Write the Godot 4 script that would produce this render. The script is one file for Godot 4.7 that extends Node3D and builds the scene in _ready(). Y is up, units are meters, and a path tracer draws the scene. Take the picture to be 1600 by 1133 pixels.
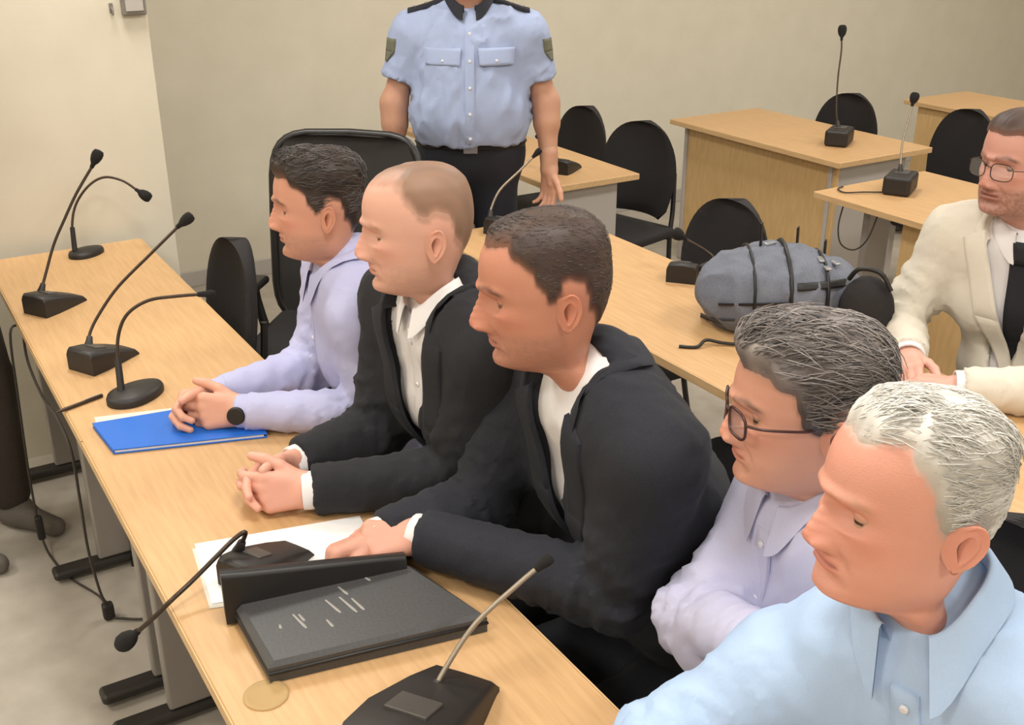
extends Node3D
# ---------------------------------------------------------------- materials
var M := {}
var used := {}
var noise_f := FastNoiseLite.new()
var noise_c := FastNoiseLite.new()

func srgb(r: float, g: float, b: float) -> Color:
	return Color(r / 255.0, g / 255.0, b / 255.0)

func lin(c: Color) -> Color:
	return c.srgb_to_linear()

func noise_tex(freq: float, c0: Color, c1: Color, sd: int, stretch := false, size := 256) -> NoiseTexture2D:
	var n := FastNoiseLite.new()
	n.seed = sd
	n.frequency = freq
	n.fractal_octaves = 4
	var t := NoiseTexture2D.new()
	t.width = size
	t.height = size
	t.seamless = true
	t.noise = n
	var g := Gradient.new()
	g.set_color(0, c0)
	g.set_color(1, c1)
	t.color_ramp = g
	return t

func normal_tex(freq: float, sd: int, strength := 4.0) -> NoiseTexture2D:
	var n := FastNoiseLite.new()
	n.seed = sd
	n.frequency = freq
	n.fractal_octaves = 3
	var t := NoiseTexture2D.new()
	t.width = 256
	t.height = 256
	t.seamless = true
	t.as_normal_map = true
	t.bump_strength = strength
	t.noise = n
	return t

func mat(c: Color, rough := 0.6, metal := 0.0) -> StandardMaterial3D:
	var m := StandardMaterial3D.new()
	m.albedo_color = c
	m.roughness = rough
	m.metallic = metal
	return m

func tri(m: StandardMaterial3D, scale: Vector3, world := true) -> StandardMaterial3D:
	m.uv1_triplanar = true
	m.uv1_world_triplanar = world
	m.uv1_scale = scale
	return m

func make_materials() -> void:
	# painted wall: cream, with faint roller grain
	var w := mat(Color.WHITE, 0.75)
	w.albedo_texture = noise_tex(0.02, srgb(219, 212, 193), srgb(226, 219, 201), 3)
	M.wall = tri(w, Vector3(0.7, 0.7, 0.7))
	var c := mat(srgb(236, 233, 224), 0.9)
	M.ceiling = c
	var fl := mat(Color.WHITE, 0.42)
	fl.albedo_texture = noise_tex(0.03, srgb(168, 160, 148), srgb(190, 182, 170), 5)
	M.floor = tri(fl, Vector3(0.9, 0.9, 0.9))
	M.joint = mat(srgb(140, 132, 120), 0.7)
	var wd := mat(Color.WHITE, 0.45)
	wd.albedo_texture = noise_tex(0.03, srgb(194, 154, 108), srgb(209, 170, 122), 8)
	M.wood = tri(wd, Vector3(9.0, 9.0, 0.7))
	var we := mat(Color.WHITE, 0.5)
	we.albedo_texture = noise_tex(0.03, srgb(200, 164, 118), srgb(218, 182, 134), 9)
	M.wood_edge = tri(we, Vector3(6.0, 6.0, 0.9))
	var wp := mat(Color.WHITE, 0.55)
	wp.albedo_texture = noise_tex(0.03, srgb(206, 170, 116), srgb(222, 186, 132), 10)
	M.wood_panel = tri(wp, Vector3(4.0, 0.8, 4.0))
	M.grey_panel = mat(srgb(186, 180, 174), 0.5)
	M.metal = mat(srgb(158, 152, 146), 0.42, 0.35)
	M.dark_metal = mat(srgb(60, 57, 54), 0.45, 0.4)
	M.mic_black = mat(srgb(36, 32, 30), 0.5)
	M.mic_grey = mat(srgb(72, 68, 64), 0.45)
	M.neck = mat(srgb(66, 54, 44), 0.35, 0.5)
	M.neck_light = mat(srgb(150, 138, 122), 0.35, 0.5)
	M.foam = mat(srgb(26, 23, 22), 0.95)
	M.foam.normal_enabled = true
	M.foam.normal_texture = normal_tex(0.2, 4, 6.0)
	tri(M.foam, Vector3(20, 20, 20))
	M.chair = mat(srgb(34, 31, 32), 0.8)
	M.chair.normal_enabled = true
	M.chair.normal_texture = normal_tex(0.25, 6, 3.0)
	tri(M.chair, Vector3(8, 8, 8))
	M.chair_frame = mat(srgb(30, 28, 27), 0.4)
	M.mesh_back = mat(srgb(40, 37, 35), 0.65)
	M.grey_device = mat(srgb(128, 122, 116), 0.6)
	M.pack = cloth(srgb(112, 117, 130), .85, .1, 10.0)
	M.pack_dark = cloth(srgb(62, 62, 68), .85, .1, 10.0)
	M.buckle = mat(srgb(190, 192, 198), .3, .8)
	M.grommet = mat(srgb(176, 146, 98), .6)
	M.cable = mat(srgb(58, 52, 46), 0.6)
	M.paper = mat(srgb(240, 238, 236), 0.8)
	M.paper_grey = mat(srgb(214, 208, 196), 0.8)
	M.blue = mat(srgb(28, 104, 202), 0.38)
	M.leather = mat(Color.WHITE, 0.42)
	M.leather.albedo_texture = noise_tex(0.05, srgb(62, 62, 63), srgb(76, 76, 77), 12)
	M.leather.normal_enabled = true
	M.leather.normal_texture = normal_tex(0.12, 13, 1.0)
	M.leather.normal_scale = .3
	tri(M.leather, Vector3(12, 12, 12))
	M.leather_black = mat(srgb(24, 22, 22), 0.45)
	M.glint_grey = mat(srgb(150, 146, 140), 0.4)  # pale grey of the painted glints on the case, also used for rank stars
	M.skin = mat(Color.WHITE, 0.52)
	M.skin.vertex_color_use_as_albedo = true
	M.skin.subsurf_scatter_enabled = true
	M.skin.subsurf_scatter_strength = 0.12
	M.skin.normal_enabled = true
	M.skin.normal_texture = normal_tex(0.15, 21, 1.6)
	M.skin.normal_scale = 0.35
	tri(M.skin, Vector3(9, 9, 9))
	M.hair = mat(Color.WHITE, 0.55)
	M.hair.vertex_color_use_as_albedo = true
	M.eye = mat(Color.WHITE, 0.2)
	M.eye.vertex_color_use_as_albedo = true
	M.glow = mat(srgb(255, 250, 240), 0.5)
	M.glow.emission_enabled = true
	M.glow.emission = srgb(255, 244, 226)
	M.glow.emission_energy_multiplier = 1.4

func cloth(c: Color, rough := 0.85, grain := 0.04, sc := 14.0, sheen := 0.0) -> StandardMaterial3D:
	var m := mat(Color.WHITE, rough)
	m.albedo_texture = noise_tex(0.11, c.darkened(grain), c.lightened(grain * 0.6), 31, false, 128)
	m.normal_enabled = true
	m.normal_texture = M.cloth_normal
	m.normal_scale = 0.35
	if sheen > 0.0:
		m.rim_enabled = true
		m.rim = sheen
		m.rim_tint = 0.4
	return tri(m, Vector3(sc, sc, sc))

# ---------------------------------------------------------------- mesh builder
class MB:
	var V := PackedVector3Array()
	var N := PackedVector3Array()
	var C := PackedColorArray()
	var I := PackedInt32Array()

	func vert(p: Vector3, n: Vector3, c := Color.WHITE) -> int:
		V.append(p)
		N.append(n)
		C.append(c)
		return V.size() - 1

	# a tri whose outside is the side from which a, b, c run clockwise
	func tri3(a: int, b: int, c: int) -> void:
		I.append(a)
		I.append(b)
		I.append(c)

	func quad(a: int, b: int, c: int, d: int) -> void:
		I.append_array(PackedInt32Array([a, b, c, a, c, d]))

	func flat(p: PackedVector3Array, n: Vector3, c := Color.WHITE) -> void:
		# convex polygon with outward normal n, any order
		var o := V.size()
		for q in p:
			vert(q, n, c)
		for i in range(1, p.size() - 1):
			var x := (p[i] - p[0]).cross(p[i + 1] - p[0])
			if x.dot(n) > 0.0:
				tri3(o, o + i + 1, o + i)
			else:
				tri3(o, o + i, o + i + 1)

	# recompute smooth normals for everything from index v0, i0 on (welded by index only)
	func smooth(v0: int, i0: int) -> void:
		for i in range(v0, V.size()):
			N[i] = Vector3.ZERO
		for k in range(i0, I.size(), 3):
			var a := I[k]
			var b := I[k + 1]
			var c := I[k + 2]
			var x := (V[c] - V[a]).cross(V[b] - V[a])
			N[a] += x
			N[b] += x
			N[c] += x
		for i in range(v0, V.size()):
			N[i] = N[i].normalized() if N[i].length_squared() > 1e-20 else Vector3.UP

	# grid of points rows x cols; ring closes the columns
	func grid(p: PackedVector3Array, rows: int, cols: int, ring := false, col := Color.WHITE, cols_c := PackedColorArray()) -> void:
		var v0 := V.size()
		var i0 := I.size()
		for i in p.size():
			vert(p[i], Vector3.UP, cols_c[i] if cols_c.size() else col)
		for r in rows - 1:
			for c in (cols if ring else cols - 1):
				var c2 := (c + 1) % cols
				quad(v0 + r * cols + c, v0 + r * cols + c2, v0 + (r + 1) * cols + c2, v0 + (r + 1) * cols + c)
		smooth(v0, i0)

	func flip(i0: int, v0: int) -> void:
		for k in range(i0, I.size(), 3):
			var t := I[k + 1]
			I[k + 1] = I[k + 2]
			I[k + 2] = t
		for i in range(v0, N.size()):
			N[i] = -N[i]

	func mesh() -> ArrayMesh:
		var a := []
		a.resize(Mesh.ARRAY_MAX)
		a[Mesh.ARRAY_VERTEX] = V
		a[Mesh.ARRAY_NORMAL] = N
		a[Mesh.ARRAY_COLOR] = C
		a[Mesh.ARRAY_INDEX] = I
		var m := ArrayMesh.new()
		m.add_surface_from_arrays(Mesh.PRIMITIVE_TRIANGLES, a)
		return m

	# box with rounded edges; b gives its axes
	func rbox(c: Vector3, s: Vector3, r: float, b := Basis(), col := Color.WHITE, n := 3) -> void:
		r = minf(r, minf(s.x, minf(s.y, s.z)) * 0.499)
		var inner := s * 0.5 - Vector3(r, r, r)
		for ax in 3:
			for sg in [-1.0, 1.0]:
				var u := (ax + 1) % 3
				var w := (ax + 2) % 3
				var v0 := V.size()
				# parameter list: rounded rim on both ends
				var ps := []
				for i in n:
					ps.append([-1.0, -1.0 + i / float(n - 1)])
				for i in n:
					ps.append([1.0, i / float(n - 1)])
				var k := ps.size()
				for i in k:
					for j in k:
						var d := Vector3.ZERO
						d[ax] = sg
						d[u] = tan(ps[i][1] * PI / 4)
						d[w] = tan(ps[j][1] * PI / 4)
						d = d.normalized()
						var q := Vector3.ZERO
						q[ax] = sg * inner[ax]
						q[u] = ps[i][0] * inner[u]
						q[w] = ps[j][0] * inner[w]
						vert(c + b * (q + d * r), (b * d).normalized(), col)
				for i in k - 1:
					for j in k - 1:
						var a0 := v0 + i * k + j
						if sg > 0:
							quad(a0, a0 + 1, a0 + k + 1, a0 + k)
						else:
							quad(a0, a0 + k, a0 + k + 1, a0 + 1)

	func tube(pts: PackedVector3Array, radii: Array, sides := 8, col := Color.WHITE, caps := true) -> void:
		var n := pts.size()
		var t := (pts[1] - pts[0]).normalized()
		var x := t.cross(Vector3.UP if absf(t.y) < 0.9 else Vector3.RIGHT).normalized()
		var v0 := V.size()
		for i in n:
			var t2 := (pts[mini(i + 1, n - 1)] - pts[maxi(i - 1, 0)]).normalized()
			x = (x - t2 * x.dot(t2)).normalized()
			var y := t2.cross(x)
			var r: float = radii[i] if radii.size() > 1 else radii[0]
			for j in sides:
				var a := TAU * j / sides
				var d := x * cos(a) + y * sin(a)
				vert(pts[i] + d * r, d, col)
		for i in n - 1:
			for j in sides:
				var j2 := (j + 1) % sides
				quad(v0 + i * sides + j, v0 + (i + 1) * sides + j, v0 + (i + 1) * sides + j2, v0 + i * sides + j2)
		if caps:
			for e in [0, n - 1]:
				var dirn: Vector3 = (pts[0] - pts[1]).normalized() if e == 0 else (pts[n - 1] - pts[n - 2]).normalized()
				var ring := PackedVector3Array()
				for j in sides:
					ring.append(V[v0 + e * sides + j])
				flat(ring, dirn, col)

	# lathe round an axis: prof is a list of (radius, height)
	func lathe(c: Vector3, axis: Vector3, prof: Array, sides := 16, col := Color.WHITE) -> void:
		var x := axis.cross(Vector3.UP if absf(axis.y) < 0.9 else Vector3.RIGHT).normalized()
		var y := axis.cross(x)
		var p := PackedVector3Array()
		for q in prof:
			for j in sides:
				var a := -TAU * j / sides
				p.append(c + axis * q.y + (x * cos(a) + y * sin(a)) * maxf(q.x, 0.0002))
		var i0 := I.size()
		var v0 := V.size()
		grid(p, prof.size(), sides, true, col)
		if prof[0].y > prof[prof.size() - 1].y:
			flip(i0, v0)

func curve_pts(p: PackedVector3Array, sub := 5) -> PackedVector3Array:
	var o := PackedVector3Array()
	var n := p.size()
	for i in n - 1:
		for s in sub:
			var t := s / float(sub)
			o.append(p[i].cubic_interpolate(p[i + 1], p[maxi(i - 1, 0)], p[mini(i + 2, n - 1)], t))
	o.append(p[n - 1])
	return o

# ---------------------------------------------------------------- nodes
func numbered(n: String) -> String:
	if not used.has(n):
		used[n] = 0
		return n
	used[n] += 1
	return "%s_%03d" % [n, used[n]]

func tag(o: Node, label: String, category: String, group := "") -> Node:
	o.set_meta("label", label)
	o.set_meta("category", category)
	if group:
		o.set_meta("group", group)
	return o

func thing(called: String, label: String, category: String, at := Vector3.ZERO, turn := 0.0, group := "") -> Node3D:
	var o := Node3D.new()
	o.name = numbered(called)
	add_child(o)
	o.position = at
	o.rotation.y = turn
	tag(o, label, category, group)
	return o

func part(parent: Node, called: String, mb: MB, m: Material) -> MeshInstance3D:
	var o := MeshInstance3D.new()
	o.name = called
	o.mesh = mb.mesh()
	o.material_override = m
	parent.add_child(o, true)
	return o

func struct(called: String, mb: MB, m: Material) -> MeshInstance3D:
	var o := MeshInstance3D.new()
	o.name = called
	o.mesh = mb.mesh()
	o.material_override = m
	o.set_meta("kind", "structure")
	add_child(o, true)
	return o

func copy(o: Node3D, called: String, label: String, at: Vector3, turn: float) -> Node3D:
	var c: Node3D = o.duplicate()
	c.name = numbered(called)
	add_child(c)
	c.position = at
	c.rotation.y = turn
	c.set_meta("label", label)
	return c

func box(c: Vector3, s: Vector3, r := 0.004, b := Basis()) -> MB:
	var m := MB.new()
	m.rbox(c, s, r, b)
	return m

# ---------------------------------------------------------------- distance fields for bodies and cloth
class SDF:
	var T := PackedByteArray()
	var A := PackedVector3Array()
	var B := PackedVector3Array()
	var RA := PackedFloat32Array()
	var RD := PackedFloat32Array()
	var IL := PackedFloat32Array()
	var K := PackedFloat32Array()
	var E := []
	var cuts := []        # [point, direction, reach]: nothing beyond the plane within reach
	var vee := []         # [neck point, left, up, forward, half width, depth]
	var trunk := 0
	var only := PackedInt32Array()        # when set, marching sees these shapes alone
	var lo := Vector3.ONE * 1e9
	var hi := -Vector3.ONE * 1e9
	var all := PackedInt32Array()

	func _put(t: int, a: Vector3, b: Vector3, ra: float, rd: float, il: float, k: float, e, r: float, p2: Vector3) -> void:
		all.append(T.size())
		T.append(t)
		A.append(a)
		B.append(b)
		RA.append(ra)
		RD.append(rd)
		IL.append(il)
		K.append(k)
		E.append(e)
		for q in [a, p2]:
			lo = lo.min(q - Vector3.ONE * r)
			hi = hi.max(q + Vector3.ONE * r)

	func cap(a: Vector3, b: Vector3, ra: float, rb: float, k := 0.03) -> void:
		var d := b - a
		_put(0, a, d, ra, rb - ra, 1.0 / maxf(d.length_squared(), 1e-9), k, null, maxf(ra, rb), b)

	# the same, cut off flat at b
	func cuff(a: Vector3, b: Vector3, ra: float, rb: float, k := 0.03) -> void:
		var d := b - a
		_put(2, a, d, ra, rb - ra, 1.0 / maxf(d.length_squared(), 1e-9), k, null, maxf(ra, rb), b)

	func ell(c: Vector3, bs: Basis, r: Vector3, k := 0.03) -> void:
		_put(1, c, Vector3(1.0 / r.x, 1.0 / r.y, 1.0 / r.z), 0, 0, 0, k, bs.inverse(), maxf(r.x, maxf(r.y, r.z)), c)

	func one(i: int, p: Vector3) -> float:
		if T[i] != 1:
			var pa := p - A[i]
			var h := clampf(pa.dot(B[i]) * IL[i], 0.0, 1.0)
			return (pa - B[i] * h).length() - RA[i] - RD[i] * h
		var q: Vector3 = (E[i] * (p - A[i])) * B[i]
		var k0 := q.length()
		return k0 * (k0 - 1.0) / maxf((q * B[i]).length(), 1e-5)

	func val(p: Vector3, ids: PackedInt32Array) -> float:
		var d := 1e3
		var veed := vee.is_empty()
		for i in ids:
			if not veed and i >= trunk:
				d = opened(p, d)
				veed = true
			var e := 0.0
			if T[i] != 1:
				var pa := p - A[i]
				var h := clampf(pa.dot(B[i]) * IL[i], 0.0, 1.0)
				e = (pa - B[i] * h).length() - RA[i] - RD[i] * h
				if T[i] == 2:
					e = maxf(e, (pa.dot(B[i]) * IL[i] - 1.0) / sqrt(IL[i]))
			else:
				var q: Vector3 = (E[i] * (p - A[i])) * B[i]
				var k0 := q.length()
				e = k0 * (k0 - 1.0) / maxf((q * B[i]).length(), 1e-5)
			var k := K[i]
			var g := k - absf(d - e)
			d = minf(d, e)
			if g > 0.0:
				d -= g * g / (4.0 * k)
		for c in cuts:
			var r: Vector3 = p - c[0]
			if r.length_squared() < c[2] * c[2]:
				d = maxf(d, r.dot(c[1]))
		if not veed:
			d = opened(p, d)
		return d

	# the neck opening of a jacket, cut from the trunk only
	func opened(p: Vector3, d: float) -> float:
		var r: Vector3 = p - vee[0]
		var t: float = -r.dot(vee[2])
		var w: float = vee[4] * (1.0 - t / vee[5]) - absf(r.dot(vee[1]))
		if t > -0.12:
			return maxf(d, minf(minf(w, r.dot(vee[3]) + 0.005), t + 0.12))
		return d

	func at(p: Vector3) -> float:
		return val(p, only if only.size() else all)

	func grad(p: Vector3) -> Vector3:
		var e := 0.003
		return Vector3(at(p + Vector3(e, 0, 0)) - at(p - Vector3(e, 0, 0)), at(p + Vector3(0, e, 0)) - at(p - Vector3(0, e, 0)), at(p + Vector3(0, 0, e)) - at(p - Vector3(0, 0, e))).normalized()

	# follow dir from p until the surface is off away; far = how far to look
	func march(p: Vector3, dir: Vector3, off: float, far := 0.35) -> Vector3:
		var s := 0.0
		for i in 40:
			var d := at(p + dir * s) - off
			if d < 0.0004:
				break
			s += d * 0.9
			if s > far:
				s = far
				break
		return p + dir * s

	# surface nets, added to mb in one colour; push moves every vertex and its normal
	func build(mb: MB, h: float, col := Color.WHITE, push: Folds = null) -> void:
		var o := lo - Vector3.ONE * (h * 3.0)
		var ext := hi - lo + Vector3.ONE * (h * 6.0)
		var nb := Vector3i((ext / (h * 4.0)).ceil())
		var nx := nb.x * 4 + 1
		var ny := nb.y * 4 + 1
		var nz := nb.z * 4 + 1
		var f := PackedFloat32Array()
		f.resize(nx * ny * nz)
		f.fill(1e6)
		var vi := PackedInt32Array()
		vi.resize(nx * ny * nz)
		vi.fill(-1)
		var rad := h * 2.0 * 1.7321
		var act := []
		var np := T.size()
		var ds := PackedFloat32Array()
		ds.resize(np)
		for bz in nb.z:
			for by in nb.y:
				for bx in nb.x:
					var c := o + Vector3(bx * 4 + 2, by * 4 + 2, bz * 4 + 2) * h
					var m := 1e9
					for i in np:
						var e := one(i, c)
						ds[i] = e
						if e < m:
							m = e
					if m > rad * 1.3 + 0.03:
						continue
					var ids := PackedInt32Array()
					for i in np:
						if ds[i] < m + 2.0 * rad + K[i]:
							ids.append(i)
					var d := val(c, ids)
					if absf(d) > rad * 1.35 + 0.004:
						continue
					act.append(Vector3i(bx, by, bz))
					for z in 5:
						for y in 5:
							var q := ((bz * 4 + z) * ny + by * 4 + y) * nx + bx * 4
							var pp := o + Vector3(bx * 4, by * 4 + y, bz * 4 + z) * h
							for x in 5:
								if f[q + x] > 1e5:
									f[q + x] = val(pp + Vector3(x * h, 0, 0), ids)
		var v0 := mb.V.size()
		var i0 := mb.I.size()
		var sy := nx
		var sz := nx * ny
		var offs := PackedInt32Array([0, 1, sy, sy + 1, sz, sz + 1, sz + sy, sz + sy + 1])
		var cr := [Vector3(0, 0, 0), Vector3(1, 0, 0), Vector3(0, 1, 0), Vector3(1, 1, 0), Vector3(0, 0, 1), Vector3(1, 0, 1), Vector3(0, 1, 1), Vector3(1, 1, 1)]
		var edges := [[0, 1], [2, 3], [4, 5], [6, 7], [0, 2], [1, 3], [4, 6], [5, 7], [0, 4], [1, 5], [2, 6], [3, 7]]
		var cells := []
		for b in act:
			for z in 4:
				for y in 4:
					for x in 4:
						var cx: int = b.x * 4 + x
						var cy: int = b.y * 4 + y
						var cz: int = b.z * 4 + z
						var q := (cz * ny + cy) * nx + cx
						var neg := 0
						for k in 8:
							if f[q + offs[k]] < 0.0:
								neg += 1
						if neg == 0 or neg == 8:
							continue
						var s := Vector3.ZERO
						var n := 0
						for e in edges:
							var fa := f[q + offs[e[0]]]
							var fb := f[q + offs[e[1]]]
							if (fa < 0.0) != (fb < 0.0):
								s += cr[e[0]].lerp(cr[e[1]], fa / (fa - fb))
								n += 1
						vi[q] = mb.vert(o + (Vector3(cx, cy, cz) + s / n) * h, Vector3.UP, col)
						cells.append(q)
		for q in cells:
			var inside := f[q] < 0.0
			# edges along x, y, z from the low corner; the four cells round each
			for ax in 3:
				var st: int = [1, sy, sz][ax]
				if (f[q + st] < 0.0) == inside:
					continue
				var u: int = [sy, sz, 1][ax]
				var w: int = [sz, 1, sy][ax]
				if q - u - w < 0:
					continue
				var a := vi[q]
				var b := vi[q - u]
				var c := vi[q - u - w]
				var d := vi[q - w]
				if b < 0 or c < 0 or d < 0:
					continue
				if inside:
					mb.quad(a, d, c, b)
				else:
					mb.quad(a, b, c, d)
		mb.smooth(v0, i0)
		if push:
			for i in range(v0, mb.V.size()):
				mb.V[i] = push.apply(mb.V[i], mb.N[i])
			mb.smooth(v0, i0)

# a quad of cloth or card laid on a field along dir: corners a b (top), c d (bottom)
func patch(mb: MB, s: SDF, a: Vector3, b: Vector3, c: Vector3, d: Vector3, dir: Vector3, th: float, nu := 8, nv := 8, col := Color.WHITE, back := 0.2) -> void:
	var top := PackedVector3Array()
	for j in nv + 3:
		var tv := clampf((j - 1) / float(nv), 0, 1)
		for i in nu + 3:
			var tu := clampf((i - 1) / float(nu), 0, 1)
			var p := a.lerp(b, tu).lerp(d.lerp(c, tu), tv)
			var q := s.march(p - dir * back, dir, th, back + 0.15)
			if i == 0 or j == 0 or i == nu + 2 or j == nv + 2:
				q += dir * (th + 0.003)
			top.append(q)
	var v0 := mb.V.size()
	var i0 := mb.I.size()
	mb.grid(top, nv + 3, nu + 3, false, col)
	# make sure it faces away from dir
	var acc := Vector3.ZERO
	for i in range(v0, mb.V.size()):
		acc += mb.N[i]
	if acc.dot(dir) > 0.0:
		mb.flip(i0, v0)

# ---------------------------------------------------------------- people
const HEAD := [[.1225, -.008, -.008, 0.0], [.1215, .016, -.032, .018], [.1185, .036, -.051, .035], [.112, .057, -.069, .050], [.099, .076, -.086, .0625], [.08, .089, -.097, .0705], [.06, .0955, -.103, .0745], [.04, .0975, -.105, .0765], [.02, .0965, -.104, .0765], [0.0, .0915, -.1, .0745], [-.02, .089, -.093, .072], [-.04, .0885, -.083, .069], [-.06, .088, -.073, .0655], [-.08, .085, -.066, .060], [-.095, .085, -.063, .053], [-.106, .079, -.062, .047], [-.113, .066, -.062, .0455], [-.119, .045, -.062, .047], [-.126, .031, -.062, .049], [-.145, .025, -.062, .051], [-.175, .024, -.062, .052], [-.215, .022, -.06, .05]]

func head_row(y: float) -> Array:
	var n := HEAD.size()
	for i in n - 1:
		if y <= HEAD[i][0] and y >= HEAD[i + 1][0]:
			var t: float = (HEAD[i][0] - y) / (HEAD[i][0] - HEAD[i + 1][0])
			var o := []
			for k in [1, 2, 3]:
				o.append(cubic_interpolate_in_time(HEAD[i][k], HEAD[i + 1][k], HEAD[maxi(i - 1, 0)][k], HEAD[mini(i + 2, n - 1)][k], t, HEAD[i][0] - HEAD[i + 1][0], (HEAD[maxi(i - 1, 0)][0] - HEAD[i][0]) * -1.0, HEAD[i][0] - HEAD[mini(i + 2, n - 1)][0]))
			return o
	return [HEAD[n - 1][1], HEAD[n - 1][2], HEAD[n - 1][3]]

func bump(x: float, c: float, s: float) -> float:
	var q := (x - c) / s
	return exp(-q * q)

func table(t: Array, x: float) -> float:
	for i in t.size() - 1:
		if x <= t[i + 1][0]:
			return lerpf(t[i][1], t[i + 1][1], smoothstep(0.0, 1.0, clampf((x - t[i][0]) / (t[i + 1][0] - t[i][0]), 0.0, 1.0)))
	return t[t.size() - 1][1]

const NOSE := [[-.050, 0.0], [-.0475, .003], [-.044, .0135], [-.040, .021], [-.034, .0255], [-.028, .0258], [-.021, .0235], [-.010, .0180], [0.0, .0125], [.010, .0062], [.022, .0]]

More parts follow.
